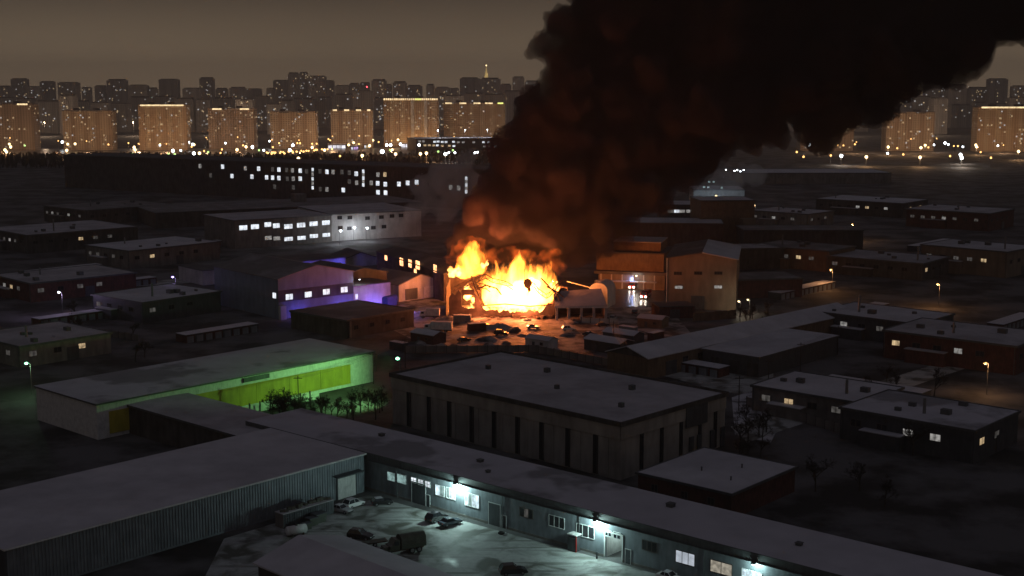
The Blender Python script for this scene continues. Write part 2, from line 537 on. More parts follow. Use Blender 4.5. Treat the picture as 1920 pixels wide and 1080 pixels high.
def gable_roof(parent, L, W, h, rise, ridge='x', m='snow', wall='conc', over=0.5, thick=0.3, m2=None):
    """gable roof with two slopes (parts) and the two gable triangles"""
    if ridge == 'x':
        s = rise / (W / 2)
        z = lambda y: h + rise - abs(y - W / 2) * s
        for sg, mm in ((0, m), (1, m2 or m)):
            ya, yb = (-over, W / 2) if sg == 0 else (W / 2, W + over)
            MB().prism([(ya, z(ya) + 0.02), (yb, z(yb) + 0.02), (yb, z(yb) + thick), (ya, z(ya) + thick)], 'x', -over, L + over).build('roof_slope', M[mm], parent)
        for x0 in (0.01, L - 0.31):
            MB().prism([(0.02, h), (W - 0.02, h), (W / 2, h + rise)], 'x', x0, x0 + 0.3).build('gable', M[wall], parent)
    else:
        s = rise / (L / 2)
        z = lambda x: h + rise - abs(x - L / 2) * s
        for sg, mm in ((0, m), (1, m2 or m)):
            xa, xb = (-over, L / 2) if sg == 0 else (L / 2, L + over)
            MB().prism([(xa, z(xa) + 0.02), (xb, z(xb) + 0.02), (xb, z(xb) + thick), (xa, z(xa) + thick)], 'y', -over, W + over).build('roof_slope', M[mm], parent)
        for y0 in (0.01, W - 0.31):
            MB().prism([(0.02, h), (L - 0.02, h), (L / 2, h + rise)], 'y', y0, y0 + 0.3).build('gable', M[wall], parent)
def corrugated(L, h, pitch=0.5, depth=0.1):
    """ribbed cladding facing -y, from x=0..L"""
    b = MB()
    prof = []
    x = 0.0
    while x < L - pitch:
        prof += [(x, 0), (x + pitch * 0.55, 0), (x + pitch * 0.65, -depth), (x + pitch * 0.9, -depth)]
        x += pitch
    prof.append((L, 0))
    n = len(prof)
    vs = [(p, q, 0) for p, q in prof] + [(p, q, h) for p, q in prof]
    b.add(vs, [(i, i + 1, i + 1 + n, i + n) for i in range(n - 1)])
    return b
def at_corner(P, ang, L, corner):
    """origin (near-left corner) for a building whose given corner stands at P; local x runs along ang"""
    ux, uy = math.cos(ang), math.sin(ang)
    cx, cyy = corner
    return Vector((P[0] - ux * cx + uy * cyy, P[1] - uy * cx - ux * cyy, 0))

# ------------------------------------------------------------------ the setting: ground, yards, road
def sheet(name, pts, z, m, label=None):
    b = MB()
    b.add([(p[0], p[1], z) for p in pts], [tuple(range(len(pts)))])
    return tag(b.build(name, M[m]), label, kind='structure')
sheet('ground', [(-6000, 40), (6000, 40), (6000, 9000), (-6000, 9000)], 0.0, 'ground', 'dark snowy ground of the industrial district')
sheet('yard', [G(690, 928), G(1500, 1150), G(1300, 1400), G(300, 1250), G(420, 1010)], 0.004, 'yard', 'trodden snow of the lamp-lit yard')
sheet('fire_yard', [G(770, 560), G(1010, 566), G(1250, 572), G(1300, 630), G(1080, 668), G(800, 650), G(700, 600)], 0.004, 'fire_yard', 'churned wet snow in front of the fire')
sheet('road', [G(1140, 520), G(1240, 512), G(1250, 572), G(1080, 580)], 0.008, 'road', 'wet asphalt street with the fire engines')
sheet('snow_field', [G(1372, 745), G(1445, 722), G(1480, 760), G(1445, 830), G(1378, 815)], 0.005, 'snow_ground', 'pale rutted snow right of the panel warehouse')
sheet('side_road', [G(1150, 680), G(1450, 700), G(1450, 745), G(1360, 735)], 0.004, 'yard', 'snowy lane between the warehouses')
sheet('avenue', [G(-900, 292), G(960, 287), G(960, 277), G(-900, 281)], 0.004, 'road', 'lamp-lit avenue at the foot of the towers')

# ------------------------------------------------------------------ foreground: long yard building with lit windows
F1P = G(772, 941)
F1A = R(-41.2)
fux, fuy = math.cos(F1A), math.sin(F1A)
F1_U0, F1_LEN, F1_W, F1_H = -50.0, 185.0, 14.0, 7.2
f1 = thing('workshop_building', 'long low workshop building with snowy flat roof and lit windows facing the yard', 'building',
           (F1P.x + fux * F1_U0, F1P.y + fuy * F1_U0, 0), F1A)
def f1u(px, py):
    u, z = on_plane(px, py, F1P, F1A)
    return u - F1_U0, z
g0, g1 = f1u(1135, 1040)[0], f1u(1166, 1050)[0]
gz = 4.6
# front wall as separate stretches so the gate stays an opening
MB().box(0, 0, 0, g0, 0.35, F1_H).build('wall', M['metal'], f1)
MB().box(g1, 0, 0, F1_LEN, 0.35, F1_H).build('wall', M['metal'], f1)
MB().box(g0, 0, gz, g1, 0.35, F1_H).build('wall', M['metal'], f1)
MB().box(0, F1_W - 0.35, 0, F1_LEN, F1_W, F1_H).build('wall', M['conc_dark'], f1)
MB().box(0, 0.35, 0, 0.35, F1_W - 0.35, F1_H).build('wall', M['metal'], f1)
MB().box(F1_LEN - 0.35, 0.35, 0, F1_LEN, F1_W - 0.35, F1_H).build('wall', M['metal'], f1)
MB().box(g0 - 0.3, 0.36, 0, g0, 9, gz + 0.3).build('passage_wall', M['white'], f1)
MB().box(g1, 0.36, 0, g1 + 0.3, 9, gz + 0.3).build('passage_wall', M['white'], f1)
MB().box(g0 - 0.3, 9, 0, g1 + 0.3, 9.3, gz + 0.3).build('passage_wall', M['conc'], f1)
MB().box(g0 - 0.3, 0.36, gz + 0.3, g1 + 0.3, 9.3, gz + 0.5).build('passage_ceiling', M['white'], f1)
fr = MB().box(g0 - 0.25, -0.12, 0, g0, 0, gz + 0.25).box(g1, -0.12, 0, g1 + 0.25, 0, gz + 0.25).box(g0, -0.12, gz, g1, 0, gz + 0.25)
fr.build('gate_frame', M['frame'], f1)
MB().box(g0 + 1, 3, gz + 0.15, g1 - 1, 3.3, gz + 0.28).build('ceiling_lamp', M['bulb_cyan'], f1)
lamp(f1, ((g0 + g1) / 2, 3.2, gz - 0.1), 260, (0.72, 1.0, 0.95), 0.3)
rf = grid_slab(F1_LEN, F1_W, F1_H, 0.9, 0.9, 0.15)
rf.build('roof', [M['snow_thin'], M['fascia']], f1)
MB().box(-0.9, -1.0, F1_H - 0.7, F1_LEN + 0.9, -0.92, F1_H + 0.86).build('fascia', M['fascia'], f1)
MB().cyl((0, -1.1, F1_H - 0.6), (F1_LEN, -1.1, F1_H - 0.6), 0.09).build('gutter', M['fascia'], f1)
for u in (18, 46, 74, 92, 118, 150):
    MB().cyl((u, -0.12, 0.1), (u, -0.12, F1_H - 0.7), 0.07, n=6).build('downpipe', M['fascia'], f1)
# plinth
MB().box(0, -0.06, 0, g0 - 0.26, 0, 0.45).build('plinth', M['conc'], f1)
MB().box(g1 + 0.26, -0.06, 0, F1_LEN, 0, 0.45).build('plinth', M['conc'], f1)
# panel joints of the cladding as separate sheets between the windows
def f1win(x0, y0, x1, y1, lit, panes, frame='frame', rows=1):
    """pixel rectangle of the window at its left edge top .. right edge bottom"""
    ua, za = f1u(x0, y0)
    ub, zb = f1u(x1, y1)
    slope = (f1u(x1, y0)[1] - za)
    w = ub - ua
    zt, zb2 = za, zb
    h = max(0.9, za - zb)
    return window(f1, (ua + ub) / 2, 0, (za + zb) / 2, w, h, lit, panes, 0, frame, rows, t=0.1)
f1win(727, 884, 741, 903, 'lit_teal', 1)
f1win(745, 888, 761, 908, 'lit_teal', 1)
f1win(771.5, 894.5, 780.5, 906, 'lit_white', 2, rows=2)
f1win(784.5, 898, 793.5, 910, 'lit_white', 2, rows=2)
f1win(797.5, 901.5, 806.5, 914, 'lit_white', 2, rows=2)
f1win(817, 908.5, 833, 931, ['lit_cool', 'lit_teal'], 2, rows=1)
f1win(837, 913.5, 854, 937, ['lit_teal', 'lit_cool', 'lit_cool'], 3)
f1win(872, 923, 898, 953, ['lit_cool', 'lit_teal', 'lit_cool', 'lit_cool'], 4)
f1win(975, 951, 999, 973, ['glass', 'lit_dim', 'glass'], 3, 'frame_dark')
f1win(1030, 965, 1058, 992, 'glass', 3)
f1win(1082, 981, 1114, 1011, 'glass', 3)
f1win(1135, 993, 1146, 1006, 'glass', 2)
f1win(1151, 997, 1163, 1011, 'glass', 2)
f1win(1205, 1012, 1231, 1036, 'glass', 3, 'frame_dark')
f1win(1268, 1031, 1302, 1062, 'lit_blind', 3, 'frame_dark')
f1win(1333, 1049, 1372, 1081, 'lit_curtain', 2, 'frame_dark')
f1win(1392, 1066, 1428, 1094, 'lit_cool', 4)
f1win(1468, 1082, 1500, 1110, 'glass', 3)
# doors
def f1door(x0, x1, yb, hgt, m='metal_dark', name='door'):
    ua, ub = f1u(x0, yb)[0], f1u(x1, yb + (x1 - x0) * 0.29)[0]
    d = MB().box(ua, -0.08, 0.02, ub, 0, hgt).build(name, M[m], f1)
    MB().box(ua - 0.12, -0.1, 0.02, ua, 0, hgt + 0.12).box(ub, -0.1, 0.02, ub + 0.12, 0, hgt + 0.12).box(ua, -0.1, hgt, ub, 0, hgt + 0.12).build('door_frame', M['frame'], d)
    MB().box(ub - 0.25, -0.14, 1.0, ub - 0.12, -0.085, 1.12).build('handle', M['pole'], d)
f1door(773, 798, 942, 4.2, 'metal_dark')
f1door(800, 806, 949, 2.3, 'metal_dark')
f1door(917, 938, 983, 4.2, 'metal_dark')
f1door(942, 949, 991, 2.4, 'metal_dark')
f1door(1173, 1182, 1058, 2.5, 'metal_dark')
# entrance porch with the red post beside the barred window
ua = f1u(1074, 1028)[0]
MB().box(ua, -1.6, 2.9, ua + 2.0, -0.01, 3.1).build('porch_roof', M['white'], f1)
MB().box(ua + 1.75, -1.55, 0, ua + 1.95, -1.35, 2.9).build('porch_post', M['car_red'], f1)
MB().box(ua, -1.5, 0, ua + 1.7, -0.01, 2.4).build('porch_screen', M['metal_dark'], f1)
# roof details
for (u, v, s) in ((60, 8, 0.5), (66, 4, 0.35), (104, 9, 0.6), (131, 6, 0.45), (31, 9, 0.5)):
    MB().box(u, v, F1_H + 0.9, u + s * 2, v + s * 2, F1_H + 1.0 + s).box(u - .1, v - .1, F1_H + 1.0 + s, u + s * 2 + .1, v + s * 2 + .1, F1_H + 1.1 + s).build('roof_vent', M['fascia'], f1)

def wall_lamp(label, P, rz, power, color, mt, off=0.9, group=None, r=0.25):
    t = thing('wall_lamp', label, 'lamp', P, rz, group)
    MB().cyl((0, 0, 0), (0, -off + 0.1, 0.25), 0.05, n=6).build('bracket', M['pole'], t)
    h = MB().box(-0.3, -off - 0.3, 0.18, 0.3, -off + 0.25, 0.42).build('lamp_head', M['pole'], t)
    MB().ball((0, -off, 0.14), 0.26, 10, 6, (1, 1, 0.5)).build('bulb', M[mt], h, True)
    lamp(t, (0, -off - 0.05, -0.25), power, color, r)
    return t
for px, py, pw, lb in ((862, 905, 3600, 'cyan-white wall lamp between the lit windows of the workshop building'),
                       (1124, 976, 2700, 'cyan-white wall lamp above the gate of the workshop building')):
    u, z = f1u(px, py)
    P = (f1.location.x + fux * u, f1.location.y + fuy * u, min(z, F1_H - 0.9))
    wall_lamp(lb, P, F1A, pw, (0.66, 1.0, 0.94), 'bulb_cyan', 1.3)
u, z = f1u(1420, 1060)
wall_lamp('cyan-white wall lamp at the far right end of the workshop building', (f1.location.x + fux * u, f1.location.y + fuy * u, 6.2), F1A, 700, (0.66, 1.0, 0.94), 'bulb_cyan', 1.3)

# ------------------------------------------------------------------ foreground: corrugated warehouse at the yard's left
L1E = G(500, 897, 8.0)
L1A = R(-42.0)
L1_L, L1_W, L1_H = 30.0, 76.0, 7.7
ic = Vector((-28.9, 260.9, 0))
l1o = at_corner(ic - Vector((math.cos(R(48)), math.sin(R(48)), 0)) * 1.2, L1A, L1_L, (L1_L, L1_W))
l1 = thing('corrugated_warehouse', 'blue-grey corrugated warehouse with snowy roof closing the left side of the yard', 'building', l1o, L1A)
walls(l1, L1_L, L1_W, L1_H, 'metal_dark', skip=('end',))
MB().box(L1_L - 0.3, 0.35, 0, L1_L, L1_W - 0.35, L1_H).build('wall', M['metal'], l1)
cw = corrugated(L1_W - 0.4, L1_H - 0.5, 0.62, 0.13).build('cladding', M['metal'], l1)
cw.location = (L1_L + 0.02, 0.2, 0.4)
cw.rotation_euler = (0, 0, R(90))
grid_slab(L1_L, L1_W, L1_H, 0.35, 0.3, 0.12).build('roof', [M['snow'], M['white']], l1)
MB().cyl((L1_L + 0.45, 0, L1_H + 0.12), (L1_L + 0.45, L1_W, L1_H + 0.12), 0.1).build('gutter', M['white'], l1)
# white roller door and its canopy near the inner corner
MB().box(L1_L + 0.16, L1_W - 7.2, 0, L1_L + 0.26, L1_W - 2.6, 4.6).build('roller_door', M['white'], l1)
MB().box(L1_L + 0.16, L1_W - 8.4, 4.9, L1_L + 2.0, L1_W - 1.6, 5.1).build('canopy', M['metal_dark'], l1)
MB().box(L1_L + 0.16, L1_W - 7.5, 0, L1_L + 0.3, L1_W - 7.2, 4.8).box(L1_L + 0.16, L1_W - 2.6, 0, L1_L + 0.3, L1_W - 2.3, 4.8).build('door_frame', M['metal_dark'], l1)

# ------------------------------------------------------------------ foreground: near gabled roof at the bottom left
F2C = G(642, 1002, 6.6)
f2L, f2W = 60.0, 17.0
f2o = at_corner(F2C, R(-44), 0, (0, f2W))
f2 = thing('near_shed', 'near gabled shed with smooth snow roof at the bottom of the view', 'building', f2o, R(-44))
walls(f2, f2L, f2W, 6.0, 'conc_dark')
gable_roof(f2, f2L, f2W, 6.0, 2.2, 'x', 'snow', 'conc_dark', 0.6)
# low building behind the workshop's left end
b0 = thing('low_annex', 'low snow-roofed annex behind the corrugated warehouse', 'building', at_corner(G(605, 803, 7), R(-42), 60, (60, 16)), R(-42))
walls(b0, 60, 16, 6.5, 'conc_dark')
flat_roof(b0, 60, 16, 6.5, 'snow_dirty')

# ------------------------------------------------------------------ big panel warehouse
M1A = R(-43.2)
m1L, m1W, m1H = 70.5, 38.0, 11.5
m1 = thing('panel_warehouse', 'big flat-roofed warehouse of pale panels with dark vertical slots', 'building', (-29, 316, 0), M1A)
walls(m1, m1L, m1W, m1H, 'panel')
flat_roof(m1, m1L, m1W, m1H, 'snow_dirty', 0.5, 0.5, 0.55, 'conc_dark')
MB().box(-0.25, -0.25, m1H - 2.8, m1L + 0.25, -0.02, m1H - 0.05).build('fascia', M['panel'], m1)
MB().box(m1L + 0.02, -0.25, m1H - 2.8, m1L + 0.25, m1W, m1H - 0.05).build('fascia', M['panel'], m1)
slots = [f for f in range(9)]
for px, py in ((767, 760), (805, 770), (843, 780), (885, 795), (927, 805), (971, 815), (1016, 825), (1065, 838), (1117, 850), (1180, 862)):
    u, z = on_plane(px, py, (-29, 316), M1A)
    if u < m1L - 1:
        MB().box(u - 0.55, -0.3, 0.3, u + 0.55, -0.02, m1H - 2.85).build('slot_window', M['glass'], m1)
        MB().box(u + 0.55, -0.36, 0.3, u + 0.75, -0.02, m1H - 2.85).build('slot_frame', M['conc_dark'], m1)
for k in range(9):                                   # wall panels between slots, each standing proud
    u0 = 1.2 + k * 7.6
    MB().box(u0, -0.14, 0.4, u0 + 5.4, -0.02, m1H - 3.0).build('wall_panel', M['panel'], m1)
for v in (6.5, 13.5, 20.5, 27.5, 33.5):
    MB().box(m1L + 0.02, v, 0.3, m1L + 0.3, v + 1.0, m1H - 2.85).build('slot_window', M['glass'], m1)
MB().box(m1L + 0.26, 22.5, m1H - 4.6, m1L + 0.45, 30.5, m1H + 0.3).build('dark_panel', M['metal_dark'], m1)
for v in (23, 26, 31, 35):
    MB().box(m1L + 0.02, v + 1.1, 0.1, m1L + 0.35, v + 2.6, 4.6).build('dock_door', M['metal_dark'], m1)
for (u, v, s) in ((12, 20, .5), (25, 27, .6), (39, 15, .45), (52, 26, .6), (61, 11, .5)):
    MB().box(u, v, m1H + 0.55, u + 2 * s, v + 2 * s, m1H + 1.1 + s).build('roof_vent', M['fascia'], m1)

# small brick block with a snowy roof at the right
m2 = thing('brick_block', 'low dark brick block with a clean snowy roof in front of the panel warehouse', 'building', (25, 256, 0), R(-41))
walls(m2, 21.5, 24, 4.8, 'brick')
flat_roof(m2, 21.5, 24, 4.8, 'snow', 0.4, 0.4, 0.1)
for u in (4, 11, 17):
    window(m2, u, 0, 2.8, 1.4, 1.3, 'glass', 2, 0, 'frame_dark')
for (u, v) in ((9, 9), (14, 16), (17, 7)):
    MB().cyl((u, v, 5.2), (u, v, 6.0), 0.15).cyl((u, v, 6.0), (u, v, 6.15), 0.28, 0.05).build('roof_vent', M['fascia'], m2)

# long gabled hall at the right
m3L, m3W = 15.0, 110.0
m3 = thing('long_hall', 'long gabled hall with a smooth snow roof and ochre side wall', 'building', at_corner(G(1215, 670, 6.4), R(-45), m3L, (m3L, 0)), R(-45))
walls(m3, m3L, m3W, 6.0, 'brick_tan')
gable_roof(m3, m3L, m3W, 6.0, 2.4, 'y', 'snow', 'conc_dark', 0.5)
MB().box(m3L + 0.02, 8, 0, m3L + 0.12, 13, 4.0).build('door', M['metal_dark'], m3)
for v in (17, 24, 31):
    window(m3, m3L, v, 3.6, 2.2, 1.4, 'glass', 2, R(90), 'frame_dark')
m3b = thing('side_annex', 'dark-walled annex with a pale flat snow roof beside the long hall', 'building', G(1318, 653, 6.0) * Vector((1, 1, 0)) if False else Vector((G(1318, 653, 6.0).x, G(1318, 653, 6.0).y, 0)), R(-42))
m3b_l = (G(1405, 673, 6.0) - G(1318, 653, 6.0)).length
walls(m3b, m3b_l, 45, 5.6, 'metal_dark')
flat_roof(m3b, m3b_l, 45, 5.6, 'snow', 0.4, 0.4)
for u in (3, 9, 15):
    MB().box(u, -0.1, 0.0, u + 3.6, -0.01, 4.0).build('shutter', M['conc_dark'], m3b)

# ------------------------------------------------------------------ green-lit hall at the left
m4L, m4W, m4H = 28.0, 85.0, 8.2
m4 = thing('yellow_hall', 'snow-roofed hall with yellow cladding lit green by a lamp', 'building', at_corner(G(700, 659, 8.5), R(-42.5), m4L, (m4L, m4W)), R(-42.5))
walls(m4, m4L, m4W, m4H, 'white')
flat_roof(m4, m4L, m4W, m4H, 'snow_thin', 0.4, 0.4)
k = 0
v = m4W - 8.5
while v > 6:                                          # yellow cladding sheets below the white band
    MB().box(m4L + 0.02, v - 5.2, 0.9, m4L + 0.16 + 0.03 * (k % 2), v, m4H - 2.0).build('cladding_sheet', M['yellow'], m4)
    v -= 5.25
    k += 1
MB().box(m4L + 0.02, m4W - 44, m4H - 1.3, m4L + 0.5, m4W - 36, m4H - 0.2).build('sign_board', M['metal_dark'], m4)
# white fence with dark posts in front of it
fe = thing('white_fence', 'pale panel fence with dark posts below the yellow cladding', 'fence', m4.location, m4.rotation_euler.z)
for i in range(12):
    v0 = m4W - 62 + i * 3.2
    MB().box(m4L + 5.0, v0 + 0.35, 0, m4L + 5.1, v0 + 3.2, 1.9).build('panel', M['white'], fe)
    MB().box(m4L + 4.95, v0, 0, m4L + 5.25, v0 + 0.3, 2.6).build('post', M['metal_dark'], fe)
# scaffold frame at its right end
sf = thing('pipe_frame', 'thin dark pipe frame standing at the white corner of the yellow hall', 'frame', G(690, 700, 0), R(48))
for x in (0, 3.2):
    MB().cyl((x, 0, 0), (x, 0, 5.2), 0.12, n=6).build('upright', M['metal_dark'], sf)
MB().cyl((-0.1, 0, 5.2), (3.3, 0, 5.2), 0.12, n=6).build('crossbar', M['metal_dark'], sf)
MB().cyl((0, 0, 2.6), (3.2, 0, 2.6), 0.1, n=6).build('crossbar', M['metal_dark'], sf)

def lamp_post(label, P, hgt, mt, power=0, color=(1, 1, 1), rz=0.0, group=None, r=0.3, arm=1.2, bulb=0.35):
    t = thing('street_lamp', label, 'street lamp', P, rz, group)
    MB().cyl((0, 0, 0), (0, 0, hgt), 0.12, 0.07, 6).cyl((0, 0, hgt - 0.05), (arm, 0, hgt + 0.25), 0.06, n=6).build('pole', M['pole'], t)
    h = MB().box(arm - 0.2, -0.2, hgt + 0.2, arm + 0.6, 0.2, hgt + 0.4).build('lamp_head', M['pole'], t)
    MB().ball((arm + 0.2, 0, hgt + 0.1), bulb, 8, 6, (1, 1, 0.7)).build('bulb', M[mt], h, True)
    if power:
        lamp(t, (arm + 0.2, 0, hgt - 0.4), power, color, r)
    return t
P = G(751, 762)
gl = lamp_post('lone green street lamp on a pole right of the yellow hall', P, 12.4, 'bulb_green', 0, rz=0.0, bulb=0.5, arm=-0.8)
tgt = G(545, 722, 4) - (P + Vector((-1.0, 0, 12.0)))
lamp(gl, (-1.2, 0, 11.9), 24000, (0.34, 1.0, 0.30), 0.3, R(125), tgt.to_track_quat('-Z', 'Y').to_euler())

# ------------------------------------------------------------------ dark flat block and purple-lit hall
m6c = G(650, 601, 6.0)
m6l = (G(538, 584, 6.0) - m6c).length
m6w = (G(752, 577, 6.0) - m6c).length
m6 = thing('dark_block', 'dark flat-roofed block below the purple-lit hall', 'building', at_corner(m6c, R(-42), m6l, (m6l, 0)), R(-42))
walls(m6, m6l, m6w, 5.6, 'conc_dark')
flat_roof(m6, m6l, m6w, 5.6, 'roof_dark', 0.3, 0.4, 0.2)
for v in (4, 11, 18, 25):
    window(m6, m6l, v, 3.2, 1.8, 1.4, 'glass', 2, R(90), 'frame_dark')
MB().box(m6l + 0.02, 1, 0, m6l + 0.3, 1.8, 5.5).build('pilaster', M['conc'], m6)

M7P = G(577, 592)
M7D = R(41)
m7a = M7D - R(90)
u_l, _ = on_plane(522, 560, M7P, M7D)
u_r, _ = on_plane(663, 560, M7P, M7D)
u_x, _ = on_plane(716, 560, M7P, M7D)
m7W = u_r - u_l
m7L = 46.0
dirB = Vector((math.cos(M7D), math.sin(M7D), 0))
m7 = thing('gable_hall', 'grey gable-fronted hall with a row of five lit windows and purple-lit base', 'building', at_corner(Vector((M7P.x, M7P.y, 0)) + dirB * u_l, m7a, m7L, (m7L, 0)), m7a)
m7H = on_plane(522, 524, M7P, M7D)[1]
walls(m7, m7L, m7W, m7H, 'plaster_mauve')
gable_roof(m7, m7L, m7W, m7H, 3.6, 'x', 'roof_bare', 'plaster_mauve', 0.5)
for px, py in ((509.5, 557), (542, 556.5), (577.5, 552), (611.5, 547), (645, 543)):
    u, z = on_plane(px, py, M7P, M7D)
    if u < u_l:
        window(m7, m7L - 2.6, 0, z, 2.4, 2.0, 'lit_white', 2, 0, 'frame_dark')
    else:
        window(m7, m7L + 0.09, u - u_l, z, 2.9, 2.0, 'lit_white', 2, R(90), 'frame_dark')
zb = on_plane(577, 562, M7P, M7D)[1]
MB().box(m7L + 0.02, 0, zb + 0.3, m7L + 0.07, m7W, zb + 4.4).build('window_band', M['conc_dark'], m7)
MB().box(m7L + 0.02, -0.1, 0, m7L + 1.6, 2.2, zb - 1.0).build('buttress', M['plaster'], m7)
# low white wing to its right
m7w = thing('white_wing', 'low white wing lit violet beside the gable-fronted hall', 'building', at_corner(Vector((M7P.x, M7P.y, 0)) + dirB * u_r, m7a, 30, (30, 0)), m7a)
wW = u_x - u_r + 4
walls(m7w, 30, wW, on_plane(690, 534, M7P, M7D)[1], 'plaster')
flat_roof(m7w, 30, wW, on_plane(690, 534, M7P, M7D)[1], 'roof_dark', 0.3, 0.3)
u, z = on_plane(668.5, 556, M7P, M7D)
window(m7w, 30, max(1.2, u - u_r), z, 1.0, 1.9, 'lit_white', 2, R(90))
MB().box(30.02, 4.5, 0, 30.1, 6.0, 2.3).build('door', M['metal_dark'], m7w)
u, z = on_plane(671, 524, M7P, M7D)
q = Vector((M7P.x, M7P.y, 0)) + dirB * u
wall_lamp('bare white lamp on the corner of the gable-fronted hall', (q.x + .2, q.y - .2, z), M7D, 500, (0.9, 0.93, 1), 'bulb_white', 0.8)
def flood(label, P, rz, power, color, mt, hgt=1.2, group=None):
    t = thing('flood_light', label, 'flood light', P, rz, group)
    MB().cyl((0, 0, 0), (0, 0, hgt), 0.06, n=6).build('stand', M['pole'], t)
    h = MB().box(-0.4, -0.12, hgt, 0.4, 0.12, hgt + 0.5).build('lamp_head', M['pole'], t)
    MB().box(-0.36, 0.121, hgt + 0.04, 0.36, 0.14, hgt + 0.46).build('lens', M[mt], h)
    lamp(t, (0, 0.6, hgt + 0.4), power, color, 0.4)
    return t
for px, zz, pw in ((560, 0.0, 900), (640, 0.0, 1500), (700, 0.0, 1800)):
    u, _ = on_plane(px, 560, M7P, M7D)
    q = Vector((M7P.x, M7P.y, 0)) + dirB * u + Vector((math.sin(M7D), -math.cos(M7D), 0)) * 4.5
    flood('violet flood light on the ground washing the base of the gable-fronted hall', q, M7D, pw * 1.3, (0.22, 0.15, 1.0), 'bulb_violet', 0.5, 'violet flood lights along the hall')

# blue-lit hall behind it
m8 = thing('blue_lit_hall', 'low hall lit deep blue behind the gable-fronted hall', 'building', at_corner(G(648, 508), R(-50), 22, (22, 70)), R(-50))
walls(m8, 22, 70, 6.0, 'plaster')
flat_roof(m8, 22, 70, 6.0, 'roof_dark', 0.3, 0.3)
for v in (50, 57, 64):
    MB().box(22.02, v, 0, 22.12, v + 3.6, 4.2).build('shutter', M['metal'], m8)
for vv in (66, 48, 28):
    q = m8.matrix_basis @ Vector((26, vv, 0))
    flood('blue flood light standing before the low blue-lit hall', q, R(-50) + R(90), 1500, (0.10, 0.10, 1.0), 'bulb_violet', 1.2, 'blue flood lights before the low hall')

# ------------------------------------------------------------------ white office block, far left middle
B1P = G(560, 458)
B1D = R(35)
b1a = B1D - R(90)
ul, ur = on_plane(440, 440, B1P, B1D)[0], on_plane(622, 440, B1P, B1D)[0]
dB1 = Vector((math.cos(B1D), math.sin(B1D), 0))
b1H = on_plane(622, 404, B1P, B1D)[1]
b1 = thing('office_block', 'grey office block with two rows of brightly lit wide windows', 'building', at_corner(Vector((B1P.x, B1P.y, 0)) + dB1 * ul, b1a, 40, (40, 0)), b1a)
walls(b1, 40, ur - ul, b1H, 'conc')
flat_roof(b1, 40, ur - ul, b1H, 'snow_dirty', 0.4, 0.5)
for px, py, w in ((502, 421, 3.8), (518, 423, 3.8), (540.5, 424.5, 4.8), (564.5, 422, 4.8), (588, 419.5, 4.8), (611, 417.5, 4.6), (478, 425, 4.4), (456, 427, 4.4)):
    u, z = on_plane(px, py, B1P, B1D)
    window(b1, 40, u - ul, z, w, 2.4, 'lit_white', 3 if w > 4.5 else 2, R(90), 'frame_dark')
for px, py, w in ((503, 446, 3.8), (519, 447, 3.8), (541, 448, 4.8), (565.5, 446, 4.8), (588.5, 442.5, 4.8), (611.5, 440.5, 4.6)):
    u, z = on_plane(px, py, B1P, B1D)
    window(b1, 40, u - ul, z, w, 2.0, 'lit_white' if px > 525 else 'lit_mid', 3 if w > 4.5 else 2, R(90), 'frame_dark')
# white-walled factory behind, lit by three lamps
b1bP = G(622, 452)
b1bD = R(28)
dd = Vector((math.cos(b1bD), math.sin(b1bD), 0))
bl = on_plane(790, 430, b1bP, b1bD)[0]
b1b = thing('white_factory', 'white-walled factory with small dark windows lit by three lamps', 'building', at_corner(Vector((b1bP.x, b1bP.y, 0)), b1bD - R(90), 55, (55, 0)), b1bD - R(90))
hb = on_plane(640, 402, b1bP, b1bD)[1]
walls(b1b, 55, bl, hb, 'plaster')
flat_roof(b1b, 55, bl, hb, 'snow_dirty', 0.4, 0.5)
for i, (px, py) in enumerate(((637, 408), (656, 408), (689, 409), (715, 407), (735, 405), (752, 404), (638, 427), (655, 428), (700, 427), (720, 425))):
    u, z = on_plane(px, py, b1bP, b1bD)
    window(b1b, 55, u, z, 2.6, 1.8, 'glass', 2, R(90), 'frame_dark')
for (px, py, pw, lb) in ((637, 440, 3400, 'white lamp post nearest the office block'), (663, 433.5, 2800, 'white lamp post between two others before the white factory'), (687, 434.5, 2800, 'white lamp post farthest from the office block')):
    q = G(px, py + 19)
    lamp_post(lb, q, 7.2, 'bulb_white', pw, (0.85, 0.92, 1.0), R(60), bulb=0.65, arm=0.8)
for i in range(3):
    q = G((560, 620, 690)[i], (376, 380, 384)[i], 12)
# rooftop plant room on the shed behind
b1r = thing('rear_shed', 'long low snow-roofed shed behind the white factory', 'building', at_corner(G(790, 405), R(-62), 60, (60, 170)), R(-62))
walls(b1r, 60, 170, 9, 'conc_dark')
flat_roof(b1r, 60, 170, 9, 'roof_bare', 0.4, 0.4)
MB().box(20, 96, 9.4, 28, 104, 14.5).build('plant_room', M['conc'], b1r)

